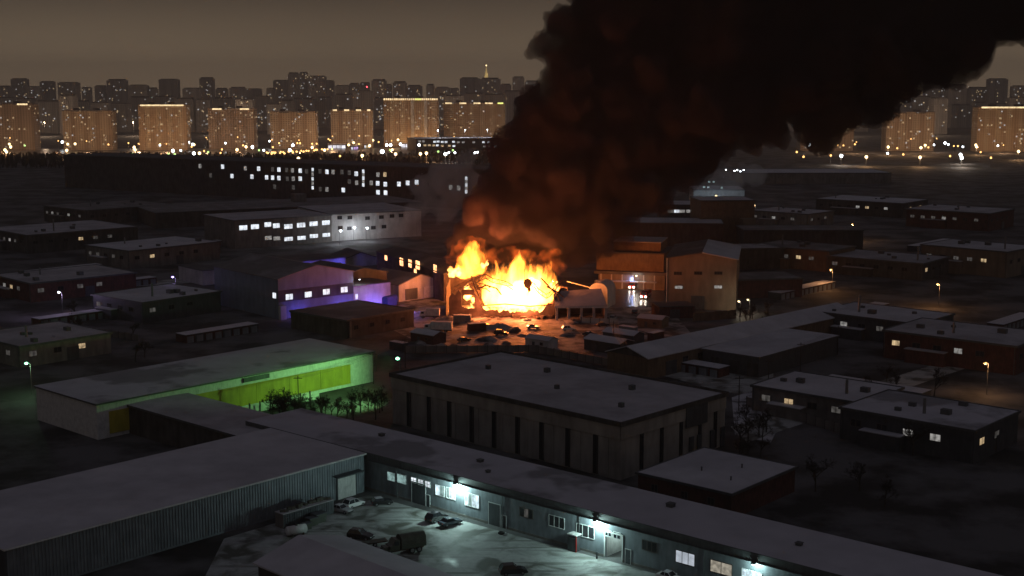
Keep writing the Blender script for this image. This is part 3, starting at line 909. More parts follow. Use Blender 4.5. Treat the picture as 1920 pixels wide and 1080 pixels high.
# ------------------------------------------------------------------ dark factory with scattered lit windows
B2P = G(500, 372)
B2D = R(-31)
b2l = on_plane(905, 380, B2P, B2D)[0]
b2h = on_plane(520, 306, B2P, B2D)[1]
b2 = thing('dark_factory', 'long dark factory block with scattered bright windows in three rows', 'building', (B2P.x - math.cos(B2D) * 220, B2P.y - math.sin(B2D) * 220, 0), B2D)
walls(b2, b2l + 220, 45, b2h, 'conc_dark')
flat_roof(b2, b2l + 220, 45, b2h, 'roof_dark', 0.4, 0.5, 0.4)
WB = 'lit_white'
for zx, zy, lit in ((45, 870, 'lit_dim'), (92, 872, WB), (150, 875, 'lit_dim'), (193, 878, 'lit_mid'), (252, 880, WB), (300, 885, 'lit_dim'), (400, 885, 'lit_dim'), (452, 888, WB), (498, 890, 'lit_mid'),
                    (565, 890, 'lit_dim'), (620, 895, 'lit_dim'), (672, 903, WB), (835, 910, 'lit_mid'), (887, 908, 'lit_warm'), (0, 930, WB), (45, 932, WB), (92, 935, WB), (155, 940, 'lit_dim'),
                    (200, 940, 'lit_mid'), (252, 940, WB), (620, 962, 'lit_dim'), (675, 970, 'lit_mid'), (785, 972, 'lit_mid'), (833, 975, WB), (890, 982, WB), (992, 980, WB), (1058, 972, WB), (1125, 967, WB),
                    (403, 1018, 'lit_dim'), (452, 1020, 'lit_mid'), (575, 1025, WB), (835, 1042, WB), (892, 1045, WB), (1380, 1005, 'lit_mid'), (1440, 1010, 'lit_mid'), (60, 1000, 'lit_dim'), (200, 1005, 'lit_dim'),
                    (-60, 865, WB), (-110, 925, WB), (-160, 862, 'lit_mid'), (-260, 920, WB), (-330, 850, WB), (-420, 915, 'lit_dim'), (-500, 845, 'lit_mid')):
    u, z = on_plane(500 + zx / 4, 100 + zy / 4, B2P, B2D)
    plain_window(b2, u + 220, 0, z, 2.7 if lit != WB else 3.0, 3.2, lit)
for zx, za, zb_ in ((345, 855, 1025), (725, 872, 1000), (1497, 925, 1050)):
    n = 5
    for i in range(n):
        u, z = on_plane(500 + zx / 4, 100 + (za + (zb_ - za) * (i + .5) / n) / 4, B2P, B2D)
        plain_window(b2, u + 220, 0, z, 1.9, 2.4, (WB, 'lit_mid', WB, 'lit_mid', WB)[i])

# ------------------------------------------------------------------ halls left of the fire
# long wing whose windows are full of fire
M9P = G(706, 470, 11)
M9Q = G(832, 512, 11)
M9D = math.atan2(M9Q.y - M9P.y, M9Q.x - M9P.x)
m9l = math.hypot(M9Q.x - M9P.x, M9Q.y - M9P.y)
m9 = thing('burning_wing', 'long dark wing with fire glowing in its row of windows', 'building', (M9P.x, M9P.y, 0), M9D)
walls(m9, m9l, 18, 10.6, 'char')
gable_roof(m9, m9l, 18, 10.6, 2.0, 'x', 'roof_dark', 'char', 0.4)
for px, py, w, h in ((724, 483.5, 3.4, 2.2), (753, 491, 4.2, 3.2), (769, 494, 3.8, 3.2), (783.5, 497, 4.8, 3.4), (816, 503.5, 3.4, 3.0), (779, 508, 3.2, 1.6)):
    u, z = on_plane(px, py, M9P, M9D)
    window(m9, u, 0, z, w, h, 'lit_fire', 2 if w > 2.5 else 1, 0, 'frame_dark')
# pale gabled store at its far end
g1o = G(706, 500)
m9b = thing('gabled_store', 'small gabled store whose pale end wall glows orange in the firelight', 'building', at_corner(G(706, 497), R(-66), 20, (20, 15)), R(-66))
walls(m9b, 20, 15, 3.6, 'plaster')
gable_roof(m9b, 20, 15, 3.6, 2.6, 'x', 'roof_dark', 'plaster', 0.5)
# pale sheds in front of the wing
m9c = thing('pale_shed', 'pale low-gabled shed glowing orange between the wing and the parked trucks', 'building', at_corner(G(748, 566), R(-48), 24, (24, 0)), R(-48))
walls(m9c, 24, 21, 6.4, 'plaster')
gable_roof(m9c, 24, 21, 6.4, 3.2, 'x', 'roof_bare', 'plaster', 0.5)
MB().box(24.02, 12, 0.3, 24.14, 18.5, 4.6).build('roller_door', M['white'], m9c)
MB().box(24.02, 3, 0.3, 24.14, 9, 4.6).build('roller_door', M['metal_dark'], m9c)
m9d = thing('dark_roof_shed', 'broad shed with a dark low-pitched roof behind the white wing', 'building', at_corner(G(726, 560), R(-50), 30, (30, 22)), R(-50))
walls(m9d, 30, 22, 10.5, 'conc_dark')
gable_roof(m9d, 30, 22, 10.5, 2.2, 'x', 'roof_dark', 'conc_dark', 0.5)

# ------------------------------------------------------------------ the burning hall
BHA = R(-6)
BHP = G(842, 592)
bux, buy = math.cos(BHA), math.sin(BHA)
bh = thing('burning_hall', 'collapsed burning hall with broken walls and bent roof trusses', 'building', (BHP.x, BHP.y, 0), BHA)
def frag(x0, y0, x1, y1, tops, m='char', name='wall_fragment'):
    """standing piece of wall with a broken top edge; tops = heights along it"""
    n = len(tops)
    dx, dy = x1 - x0, y1 - y0
    l = math.hypot(dx, dy)
    nx, ny = -dy / l * 0.35, dx / l * 0.35
    vs = []
    for i, h in enumerate(tops):
        t = i / (n - 1)
        px_, py_ = x0 + dx * t, y0 + dy * t
        vs += [(px_, py_, 0), (px_ + nx, py_ + ny, 0), (px_, py_, h), (px_ + nx, py_ + ny, h)]
    fs = []
    for i in range(n - 1):
        a, b_ = 4 * i, 4 * (i + 1)
        fs += [(a, b_, b_ + 2, a + 2), (a + 1, a + 3, b_ + 3, b_ + 1), (a + 2, b_ + 2, b_ + 3, a + 3)]
    fs += [(0, 2, 3, 1), (4 * n - 4, 4 * n - 3, 4 * n - 1, 4 * n - 2)]
    return MB().add(vs, fs).build(name, M[m], bh)
rj = random.Random(5)
def jag(n, a, b):
    return [rj.uniform(a, b) for _ in range(n)]
frag(0, 0, 4.6, 0, [6.5, 8.6, 7.4, 9.6, 8.0])
frag(4.6, 0, 9.2, 0, [3.4, 3.2, 2.6, 3.0, 2.7])
frag(9.2, 0, 12.6, 0, [8.2, 7.0, 4.6, 2.4])
frag(12.6, 0, 26, 0, [2.6] + jag(16, 1.2, 2.6) + [1.8])
frag(26, 0, 34.5, 0, jag(9, 1.4, 2.8) + [3.6])
frag(34.5, 0, 38, 0, [3.5, 5.4, 4.2, 6.0])
frag(38, 0.4, 41, 22, [7.0, 8.0, 9.0, 8.4, 7.0])
frag(-1, 0.4, -3, 24, [10.2, 10.4, 10.4, 10.6, 10])
frag(-3, 25, 41, 26, jag(14, 5, 8))
MB().box(4.6, -0.02, 7.6, 9.2, 0.33, 9.6).build('lintel', M['char'], bh)
def truss(pts, r=0.28, m='steel', name='truss'):
    b = MB()
    for p, q in zip(pts[:-1], pts[1:]):
        b.cyl(p, q, r, n=5)
    return b.build(name, M[m], bh)
def trussframe(x, y, h0, h1, w, tilt, lean):
    b = MB()
    n = 8
    top = [(x + w * i / n + lean * i / n, y + tilt * i / n, h0 + (h1 - h0) * (1 - abs(2 * i / n - 1)) + 0.35 * math.sin(i * 2.1)) for i in range(n + 1)]
    bot = [(p[0], p[1], p[2] - 1.5) for p in top]
    for A_, B_ in ((top, top), (bot, bot)):
        for i in range(n):
            b.cyl(A_[i], A_[i + 1], 0.16, n=5)
    for i in range(n):
        b.cyl(bot[i], top[i + 1], 0.1, n=4)
        b.cyl(bot[i], top[i], 0.1, n=4)
    b.build('truss', M['steel'], bh)
trussframe(1, 3.5, 9.6, 12.2, 16, 4, -3)
trussframe(2, 9, 10, 13.6, 20, 2, 0)
trussframe(29, 4, 12.5, 7.0, 11, 6, 0)
truss([(8, 1, 14.4), (9.6, 0.6, 9.8), (11.6, 0.4, 5.6)])
truss([(11, -0.4, 10.2), (13.6, -0.6, 11.4), (17.2, -0.8, 10.4), (19.0, -0.5, 8.0)])
truss([(33, 1, 14), (36, 0.5, 11.0), (38.5, 0, 8.6), (40.6, -0.3, 4.8)])
truss([(35, 1, 11), (38.6, 0.4, 9.4), (41.2, 0, 7.4)])
truss([(12, 2, 3.6), (20, 1.5, 4.4), (29, 2.0, 3.6), (37, 1.2, 4.6)], 0.22)
# a hanging roof sheet seen against the white core of the fire
b = MB()
sh = [(0, 0, 0), (1.2, .1, .5), (2.3, 0, .1), (2.9, .2, -1.3), (2.2, .3, -2.6), (2.4, .1, -4.0), (1.5, .2, -4.6), (1.1, .3, -3.3), (.1, .1, -2.6), (-.3, 0, -1.1)]
b.add([(p[0], p[1], p[2]) for p in sh] + [(p[0], p[1] + .18, p[2]) for p in sh], [tuple(range(10)), tuple(range(19, 9, -1))] + [(i, (i + 1) % 10, (i + 1) % 10 + 10, i + 10) for i in range(10)])
b.build('roof_sheet', M['rubble'], bh, loc=(27.2, -1.0, 13.6))
for i in range(26):
    rr = rj.uniform(0.5, 1.5)
    MB().box(-rr, -rr * .6, 0, rr, rr * .6, rr * .7).build('rubble_block', M['rubble'], bh, loc=(rj.uniform(1, 38), rj.uniform(-3.0, -0.6), 0), rz=rj.uniform(0, 3))
MB().cyl((27.4, -.9, 13.4), (27.2, -.9, 17.5), 0.07, n=5).build('cable', M['steel'], bh)

def blob(name, balls, vox, mats, disp=(), label=None, seed=0, smooth=True, kind='stuff'):
    b = MB()
    for (c, r, n) in balls:
        b.ball(c, r, n, max(4, n // 2 + 2))
    o = b.build(name, mats)
    m = o.modifiers.new('remesh', 'REMESH')
    m.mode = 'VOXEL'
    m.voxel_size = vox
    m.use_smooth_shade = smooth
    for i, (st, sc_) in enumerate(disp):
        tx = bpy.data.textures.new(name + '_billow%d' % i, 'CLOUDS')
        tx.noise_scale = sc_
        tx.noise_depth = 2
        d = o.modifiers.new('billow', 'DISPLACE')
        d.texture = tx
        d.texture_coords = 'GLOBAL'
        d.strength = st
        d.mid_level = 0.5
    return tag(o, label, kind=kind)

# flames: glowing gas, bright where it is deep
def vflame(name, col, k):
    return volume(name, 0, (0, 0, 0), em=(col, k))
def flame_mat(name, col, k, z0, z1, t0, t1, sc=0.2, ctr=None, rad=None):
    m = vflame(name, col, 0.0)
    n, l = m.node_tree.nodes, m.node_tree.links
    e = [q for q in n if q.type == 'EMISSION'][0]
    g = n.new('ShaderNodeNewGeometry')
    mp_ = n.new('ShaderNodeMapping')
    mp_.inputs['Scale'].default_value = (1, 1, 0.42)
    mp_.inputs['Rotation'].default_value = (0, R(-14), 0)
    t = n.new('ShaderNodeTexNoise')
    t.inputs['Scale'].default_value = sc
    t.inputs['Detail'].default_value = 6
    t.inputs['Roughness'].default_value = 0.66
    t.inputs['Distortion'].default_value = 0.8
    sp_ = n.new('ShaderNodeSeparateXYZ')
    th = n.new('ShaderNodeMapRange')
    for i, v in enumerate((z0, z1, t0, t1)):
        th.inputs[i + 1].default_value = v
    sb = n.new('ShaderNodeMath')
    sb.operation = 'SUBTRACT'
    ml = n.new('ShaderNodeMath')
    ml.operation = 'MULTIPLY'
    ml.inputs[1].default_value = k * 6
    ml.use_clamp = False
    mx = n.new('ShaderNodeMath')
    mx.operation = 'MAXIMUM'
    mx.inputs[1].default_value = 0.0
    l.new(g.outputs['Position'], mp_.inputs[0])
    l.new(mp_.outputs[0], t.inputs[0])
    l.new(g.outputs['Position'], sp_.inputs[0])
    l.new(sp_.outputs[2], th.inputs[0])
    l.new(t.outputs[0], sb.inputs[0])
    if ctr is not None:                          # thinner towards the sides of the fire
        su = n.new('ShaderNodeVectorMath')
        su.operation = 'SUBTRACT'
        su.inputs[1].default_value = (ctr[0], ctr[1], 0)
        mu = n.new('ShaderNodeVectorMath')
        mu.operation = 'MULTIPLY'
        mu.inputs[1].default_value = (1 / rad[0], 1 / rad[1], 0)
        dt = n.new('ShaderNodeVectorMath')
        dt.operation = 'DOT_PRODUCT'
        ma = n.new('ShaderNodeMath')
        ma.operation = 'MULTIPLY_ADD'
        ma.inputs[1].default_value = 0.24
        l.new(g.outputs['Position'], su.inputs[0])
        l.new(su.outputs[0], mu.inputs[0])
        l.new(mu.outputs[0], dt.inputs[0])
        l.new(mu.outputs[0], dt.inputs[1])
        l.new(dt.outputs['Value'], ma.inputs[0])
        l.new(th.outputs[0], ma.inputs[2])
        l.new(ma.outputs[0], sb.inputs[1])
    else:
        l.new(th.outputs[0], sb.inputs[1])
    l.new(sb.outputs[0], mx.inputs[0])
    l.new(mx.outputs[0], ml.inputs[0])
    l.new(ml.outputs[0], e.inputs[1])
    m.cycles.homogeneous_volume = False
    m.cycles.volume_step_rate = 0.25
    return m
FL = flame_mat('flame_gas', (1.0, 0.27, 0.032), 3.0, 3, 22, 0.26, 0.64, 0.2, (D(972, 530, 492).x, 492), (21.0, 11.0))
FL2 = flame_mat('flame_gas_left', (1.0, 0.25, 0.025), 2.2, 12, 29, 0.33, 0.62, 0.2, (D(884, 490, 500).x, 500), (8.5, 6.0))
FH = vflame('flame_gas_core', (1.0, 0.42, 0.10), 3.4)
def px_balls(lst, Y, n=10, jitter=0.0, seed=1):
    rr = random.Random(seed)
    out = []
    for e in lst:
        px, py, r = e[:3]
        y = Y + (e[3] if len(e) > 3 else 0) + rr.uniform(-jitter, jitter)
        p = D(px, py, y)
        out.append(((p.x, p.y, p.z), r * y / FPX, n))
    return out
def tongues(lst, Y, seed):
    """each (px, py foot, height px, width px): a tapering leaning tongue"""
    rr = random.Random(seed)
    out = []
    for px, py, h, w in lst:
        lean = rr.uniform(-.1, .35)
        yy = rr.uniform(-2, 2)
        n = 7
        for i in range(n):
            t = i / (n - 1)
            out.append((px + lean * h * t * t + w * .25 * math.sin(t * 5 + px), py - h * t, max(2.0, w * (1 - t) ** 0.7 * (.7 + .3 * math.sin(i * 1.7 + px)) * .5 + 1.6), yy))
    return px_balls(out, Y, 8, 0, seed)
main = px_balls([(972, 536, 34), (1002, 528, 32), (940, 543, 28), (1016, 545, 22), (988, 512, 26), (952, 518, 26), (926, 553, 20), (960, 564, 18), (1000, 562, 16), (1026, 528, 16), (918, 528, 18), (962, 492, 20), (1000, 496, 18), (1024, 508, 16), (930, 508, 18), (1036, 542, 12), (904, 520, 12), (968, 474, 12)], 492, 14)
blob('flames', [(c_, r_ * 1.3, n_) for c_, r_, n_ in main], 0.9, FL, ((2.0, 4.0),), 'white-hot main flames rising from the collapsed hall')
blob('flame_core', px_balls([(975, 540, 17), (998, 534, 15), (950, 546, 13), (965, 555, 11), (1008, 548, 9)], 492, 12), 0.5, flame_mat('flame_gas_core_deep', (1.0, 0.45, 0.13), 1.2, 0, 20, 0.2, 0.42), ((2.2, 2.5),), 'white core of the main flames')
left = px_balls([(882, 493, 20), (874, 503, 15), (890, 480, 18), (894, 498, 15), (866, 508, 11), (898, 468, 12), (884, 466, 12)], 500, 12)
blob('flames', [(c_, r_ * 1.35, n_) for c_, r_, n_ in left], 0.8, FL2, ((2.0, 3.0),), 'yellow flames on the left half of the burning hall')
small = tongues([(843, 515, 14, 8), (852, 518, 20, 10), (860, 516, 14, 9), (848, 510, 10, 6), (874, 556, 22, 14), (880, 552, 18, 10), (890, 566, 8, 12), (905, 500, 6, 8), (912, 496, 8, 5), (1040, 545, 16, 6), (1046, 548, 10, 5), (1034, 538, 14, 7)], 489, 11)
blob('flames', small, 0.35, FH, ((1.2, 1.2), (0.6, 0.5)), 'small flames licking from the windows and broken edges of the hall')
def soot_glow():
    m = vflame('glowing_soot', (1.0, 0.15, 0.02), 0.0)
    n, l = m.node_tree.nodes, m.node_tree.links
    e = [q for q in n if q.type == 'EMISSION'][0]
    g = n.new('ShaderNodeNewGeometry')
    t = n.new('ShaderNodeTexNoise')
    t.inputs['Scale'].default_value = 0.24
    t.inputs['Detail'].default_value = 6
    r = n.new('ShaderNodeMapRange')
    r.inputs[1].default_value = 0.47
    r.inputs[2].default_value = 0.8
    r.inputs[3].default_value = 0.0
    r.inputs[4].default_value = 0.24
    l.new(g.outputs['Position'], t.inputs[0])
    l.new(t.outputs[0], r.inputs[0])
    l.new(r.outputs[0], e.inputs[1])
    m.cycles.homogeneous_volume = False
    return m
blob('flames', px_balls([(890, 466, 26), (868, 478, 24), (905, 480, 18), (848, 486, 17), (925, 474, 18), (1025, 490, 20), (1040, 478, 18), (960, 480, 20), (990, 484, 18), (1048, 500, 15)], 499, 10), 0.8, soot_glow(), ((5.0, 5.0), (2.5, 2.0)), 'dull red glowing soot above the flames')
rr = random.Random(3)
foot = tongues([(x + rr.uniform(-3, 3), 584 + rr.uniform(-3, 4), rr.uniform(5, 13), rr.uniform(4, 8)) for x in range(872, 1030, 7)] + [(1020, 590, 14, 8), (875, 592, 12, 10)], 477, 12)
blob('flames', foot, 0.3, FH, ((0.5, 1.2),), 'low flames along the foot of the front wall')
FIRE_C = (1.0, 0.235, 0.07)
for px, py, Y, pw in ((960, 538, 484, 34000), (1005, 530, 483, 34000), (885, 488, 488, 16000), (875, 548, 476, 5000), (985, 578, 466, 17000), (900, 575, 466, 10000)):
    p = D(px, py, Y)
    lamp(None, (p.x, p.y, max(1.2, p.z)), pw, FIRE_C, 2.5, name='firelight')
for px, py, Y, pw in ((925, 482, 494, 9000), (1010, 486, 494, 9000), (908, 442, 490, 32000), (945, 460, 489, 32000), (858, 474, 490, 26000), (1022, 476, 489, 22000), (900, 412, 490, 9000)):  # added upward spots that brighten only the smoke
    p = D(px, py, Y)
    lamp(None, (p.x, p.y, p.z), pw, (1.0, 0.18, 0.036), 2.5, R(130), (R(145), 0, 0), 'smoke_fill_spot')

# ------------------------------------------------------------------ smoke
def billows(lst, Y, kids, seed, sub=4):
    """each (px, py, r px, dy): big puff with smaller puffs budding on it"""
    rr = random.Random(seed)
    out = []
    for e in lst:
        px, py, r = e[:3]
        y = Y + (e[3] if len(e) > 3 else 0)
        c = D(px, py, y)
        rm = r * y / FPX
        out.append((tuple(c), rm * .86, 16))
        for k in range(kids):
            d = Vector((rr.gauss(0, 1), rr.gauss(0, 1), rr.gauss(0, 1))).normalized()
            r2 = rm * rr.uniform(.28, .5)
            c2 = c + d * (rm * .8)
            out.append((tuple(c2), r2, 10))
            for q in range(sub):
                d2 = (d + Vector((rr.gauss(0, .8), rr.gauss(0, .8), rr.gauss(0, .8)))).normalized()
                out.append((tuple(c2 + d2 * r2 * .85), r2 * rr.uniform(.3, .5), 8))
    return out
V_SMOKE = volume('smoke_black', 0.24, (0.054, 0.047, 0.060), 0.0)
V_LOW = volume('smoke_low', 0.035, (0.32, 0.3, 0.3), 0.0)
V_STEAM = volume('smoke_grey_thin', 0.045, (0.9, 0.88, 0.88), 0.0)
V_FOG = volume('fog_pale', 0.03, (0.85, 0.87, 0.9), 0.0)
plume = [(880, 385, 17, -12), (893, 405, 18, -12), (875, 408, 13, -14), (905, 375, 15, -10), (938, 398, 20, -10), (950, 425, 16, -12), (935, 432, 14, -14), (962, 398, 14, -10), (1000, 440, 16, -10), (1035, 452, 15, -10), (845, 455, 13, -6), (862, 447, 13, -6), (850, 466, 18, 8), (885, 468, 24, 12), (935, 468, 32, 14), (985, 466, 34, 14), (1040, 474, 32, 12), (1080, 482, 24, 12), (1108, 470, 22, 14), (1130, 455, 26, 14), (905, 425, 30), (960, 425, 40), (1020, 432, 40, 4), (1065, 440, 34, 6), (895, 395, 26), (868, 438, 20, 6),
         (940, 375, 48, 4), (1000, 380, 62, 10), (1070, 395, 58, 10), (1130, 420, 42, 12), (1170, 425, 30, 14),
         (965, 300, 58, 8), (1040, 305, 84, 14), (1120, 325, 78, 14), (1195, 365, 52, 16), (1235, 375, 32, 16),
         (1010, 230, 58, 12), (1080, 230, 92, 18), (1180, 250, 100, 20), (1270, 290, 62, 20),
         (1000, 195, 34, 10), (1085, 135, 66, 20), (1190, 150, 112, 26), (1300, 190, 112, 26), (1375, 225, 62, 26),
         (1015, 85, 26, 14), (1060, 62, 46, 18), (1150, 35, 96, 24), (1280, 60, 128, 30), (1410, 100, 128, 34), (1435, 225, 50, 34),
         (1540, 70, 120, 44), (1530, 190, 74, 44), (1660, 40, 120, 52), (1640, 150, 74, 52), (1790, 20, 110, 60), (1760, 110, 66, 60), (1900, -10, 100, 66),
         (1110, -70, 80, 24), (1250, -90, 120, 34), (1430, -90, 130, 42), (1620, -100, 120, 50), (1820, -110, 110, 60)]
blob('smoke', billows(plume, 508, 14, 21), 1.35, V_SMOKE, ((5.0, 9.0), (2.2, 3.4)), 'towering black smoke plume drifting up and right from the fire')
blob('smoke', billows([(740, 440, 20), (775, 430, 26), (810, 428, 30), (845, 415, 30), (715, 447, 14), (850, 450, 22)], 560, 10, 5), 1.4, V_LOW, ((4, 7), (2, 3)), 'thin dark smoke creeping low to the left of the fire')
blob('smoke', billows([(790, 350, 26), (822, 340, 30), (850, 322, 28), (872, 300, 22), (850, 372, 28), (885, 340, 26), (800, 385, 22), (770, 395, 18), (830, 395, 24)], 690, 10, 8), 1.6, V_STEAM, ((5, 9), (2, 4)), 'pale grey steam hanging left of the plume')
blob('smoke', billows([(1310, 362, 18), (1345, 358, 24), (1375, 345, 22), (1395, 325, 18), (1360, 330, 22), (1420, 330, 22)], 897, 8, 9), 2.2, V_FOG, ((5, 10), (2, 5)), 'pale lamp-lit fog under the edge of the plume')

# ------------------------------------------------------------------ right of the fire
# open-fronted shed with fire-lit pillars
osd = thing('open_shed', 'low open-fronted shed with a sagging roof and fire-lit pillars right of the fire', 'building', G(1040, 601), R(2))
MB().add([(0, 0, 4.6), (18.5, 0.4, 5.0), (18.0, 17, 8.4), (1.0, 17, 7.4), (0, 0, 4.9), (18.5, 0.4, 5.3), (18.0, 17, 8.8), (1.0, 17, 7.8)],
         [(0, 3, 2, 1), (4, 5, 6, 7), (0, 1, 5, 4), (1, 2, 6, 5), (2, 3, 7, 6), (3, 0, 4, 7)]).build('roof', M['snow_dirty'], osd)
MB().box(-0.2, -0.25, 4.4, 18.7, 0.0, 4.95).build('eave_board', M['white'], osd)
for x in (0.3, 4.6, 9.0, 13.4, 17.6):
    MB().box(x, 0.3, 0, x + 0.9, 1.0, 4.5).build('pillar', M['plaster'], osd)
MB().box(0.5, 15, 0, 18, 15.3, 7.3).build('rear_wall', M['char'], osd)
MB().box(18.1, 1.2, 0, 18.4, 15, 5.0).build('side_wall', M['char'], osd)
# arched store
ar = thing('arched_store', 'arched sheet-metal store between the shed and the fire engines', 'building', G(1104, 576), R(-20))
prof = [(7.2 * .5 - 3.6 * math.cos(math.pi * i / 12), 6.2 + 3.2 * math.sin(math.pi * i / 12)) for i in range(13)]
MB().prism([(0, 0)] + prof + [(7.2, 0)], 'y', 0, 11).build('shell', M['plaster'], ar)
MB().box(1.6, -0.12, 0, 5.6, -0.01, 4.4).build('door', M['metal_dark'], ar)
MB().add([(-9, 1, 9.0), (0.4, 0.5, 7.2), (0.4, 1.1, 7.2), (-9, 1.6, 9.0), (-9, 1, 9.3), (0.4, 0.5, 7.5), (0.4, 1.1, 7.5), (-9, 1.6, 9.3)],
         [(0, 3, 2, 1), (4, 5, 6, 7), (0, 1, 5, 4), (1, 2, 6, 5), (2, 3, 7, 6), (3, 0, 4, 7)]).build('fallen_beam', M['plaster'], ar)

# stepped red-lit building
M12D = R(-14)
M12P = G(1122, 540)
u1 = on_plane(1246, 545, M12P, M12D)[0]
m12 = thing('stepped_building', 'stepped three-tier building glowing dull red in the firelight', 'building', (M12P.x, M12P.y, 0), M12D)
walls(m12, u1, 26, 6.2, 'tan')
MB().box(-1.5, -2.2, 6.2, u1 + 0.6, 26, 7.4).build('cornice', M['roof_dark'], m12)
MB().box(-1, 0.6, 7.4, u1 - 0.6, 26, 14.4).build('wall', M['brick_tan'], m12)
MB().box(-1.2, 0.3, 14.4, u1 - 0.3, 26, 15.0).build('cornice', M['roof_dark'], m12)
MB().box(5.5, 5, 15.0, u1 - 2.5, 24, 18.6).build('wall', M['brick_tan'], m12)
MB().box(5.2, 4.7, 18.6, u1 - 2.2, 24.3, 19.0).build('roof', M['snow_dirty'], m12)
for i in range(6):
    x = 0.8 + i * 4.4
    MB().box(x, -0.35, 0, x + 0.5, -0.01, 6.1).build('column', M['plaster'], m12)
MB().box(-1, -3.5, 3.2, u1 - 3, -0.4, 3.5).build('canopy', M['snow'], m12)

# tan gable hall
M13P = G(1250, 578)
M13D = R(-11)
u1 = on_plane(1380, 560, M13P, M13D)[0]
m13h = on_plane(1250, 484, M13P, M13D)[1]
m13 = thing('tan_hall', 'tall tan gable-fronted hall with small windows right of the fire engines', 'building', (M13P.x, M13P.y, 0), M13D)
walls(m13, u1, 44, m13h, 'tan')
gable_roof(m13, u1, 44, m13h, 2.2, 'y', 'roof_dark', 'tan', 0.6, m2='snow')
for px, py, lit in ((1271, 512.5, 'glass'), (1309, 512, 'glass'), (1347, 512, 'glass'), (1272.5, 538.5, 'lit_mid'), (1346.5, 538, 'lit_mid')):
    u, z = on_plane(px, py, M13P, M13D)
    window(m13, u, 0, z, 2.8, 1.1, lit, 3, 0, 'frame_dark')
MB().box(u1 * .35, -0.12, 0, u1 * .35 + 5, -0.01, 5).build('door', M['metal_dark'], m13)
MB().cyl((-.15, -.15, 0), (-.15, -.15, m13h), 0.12, n=6).build('downpipe', M['white'], m13)
# low sheds in front of the tan hall
o = thing('brick_shed', 'low dark brick shed in front of the tan hall', 'building', G(1236, 598), R(10))
walls(o, 13, 10, 4.2, 'brick')
flat_roof(o, 13, 10, 4.2, 'roof_dark', 0.3, 0.3)
MB().box(4, -0.1, 0, 7.5, -0.01, 3.2).build('door', M['metal_dark'], o)
o = thing('lamp_lit_wall', 'low ochre yard wall lit by a lamp in front of the tan hall', 'wall', G(1300, 603), R(22))
for i in range(6):
    MB().box(i * 2.9, 0, 0, i * 2.9 + 2.8, 0.3, 3.0 + .1 * (i % 2)).build('panel', M['brick_tan'], o)
wx = [(1388, 565, 900, 'warm white lamp in the yard right of the tan hall'), (1405, 562, 500, 'small warm lamp beside the last wall of the tan hall yard')]
for px, py, pw, lb in wx:
    lamp_post(lb, G(px, py + 26), 5.0, 'bulb_yellow', pw, (1.0, 0.85, 0.6), R(180), bulb=0.4, arm=0.5)

# blocks behind, right
def block(name, label, P, ang, L, W, h, wm, rm='snow_dirty', corner=(0, 0), cat='building', par=0.2):
    t = thing(name, label, cat, at_corner(P, ang, L, corner), ang)
    walls(t, L, W, h, wm)
    flat_roof(t, L, W, h, rm, 0.4, 0.4, par)
    return t
P = G(1313, 455)
o = block('ochre_block', 'square ochre block behind the tan hall, dimly lit', P, R(5), 29, 26, 22, 'brick_tan')
MB().box(21, -7, 0, 28, -0.01, 13).build('stair_tower', M['tan'], o)
o = block('dark_long_block', 'dark long block with one strip of bright windows under the plume', G(1150, 462), R(-6), 56, 30, 12, 'conc_dark')
o = block('strip_window_block', 'dark block showing a short strip of bright windows', G(1235, 430), R(-4), 30, 30, 14, 'conc_dark')
for i, (px, lit) in enumerate(((1257, 'lit_mid'), (1269, 'lit_white'), (1279, 'lit_mid'), (1292, 'lit_mid'))):
    u, z = on_plane(px, 396, G(1235, 430), R(-4))
    window(o, u, 0, z, 3.2, 1.7, lit, 2, 0, 'frame_dark')
o = block('pale_hall', 'pale hall half hidden in lamp-lit fog at the right', G(1300, 383), R(-3), 36, 40, 10, 'plaster', 'snow')
for px, py in ((1320, 351), (1328, 351), (1353, 352), (1330, 341), (1338, 341)):
    u, z = on_plane(px, py, G(1300, 383), R(-3))
    plain_window(o, u, 0, z, 1.6, 1.2, 'lit_teal')
lamp_post('warm street lamp glowing in the fog before the pale hall', G(1344, 389), 8.0, 'bulb_yellow', 14000, (0.6, 0.82, 1.0), R(180), bulb=0.8, arm=0.5)
lamp_post('lamp on a pole right of the ochre block', G(1416, 404), 6.5, 'bulb_yellow', 400, (1.0, 0.85, 0.6), R(180), bulb=0.6, arm=0.5)
lamp_post('dim white lamp on a pole below the one right of the ochre block', G(1410, 432), 5.0, 'bulb_white', 300, (0.9, 0.9, 1), R(180), bulb=0.45, arm=0.5)
o = block('grey_depot', 'wide grey depot with a pale roof far right under the plume', G(1392, 345), R(2), 130, 60, 9, 'conc', 'snow')
for i, px in enumerate((1362, 1378, 1383, 1389, 1395)):
    lamp_post('small pale lamp before the far grey depot', G(px, (322, 324, 322, 325, 322)[i] + 18), 10, 'bulb_white', 0, rz=R(180), group='lamps before the far grey depot', bulb=0.7, arm=0.4)
o = block('dark_yard_shed', 'dark shed right of the tan hall', G(1385, 560), R(10), 26, 20, 7, 'brick', 'roof_bare')
o = block('snow_roof_store', 'small snow-roofed store behind the dark shed', G(1382, 505), R(8), 22, 18, 9, 'conc_dark', 'snow_dirty')
o = block('far_dark_shed', 'low dark shed below the pale lamp-lit fog', G(1395, 470), R(0), 60, 24, 10, 'conc_dark', 'roof_bare')

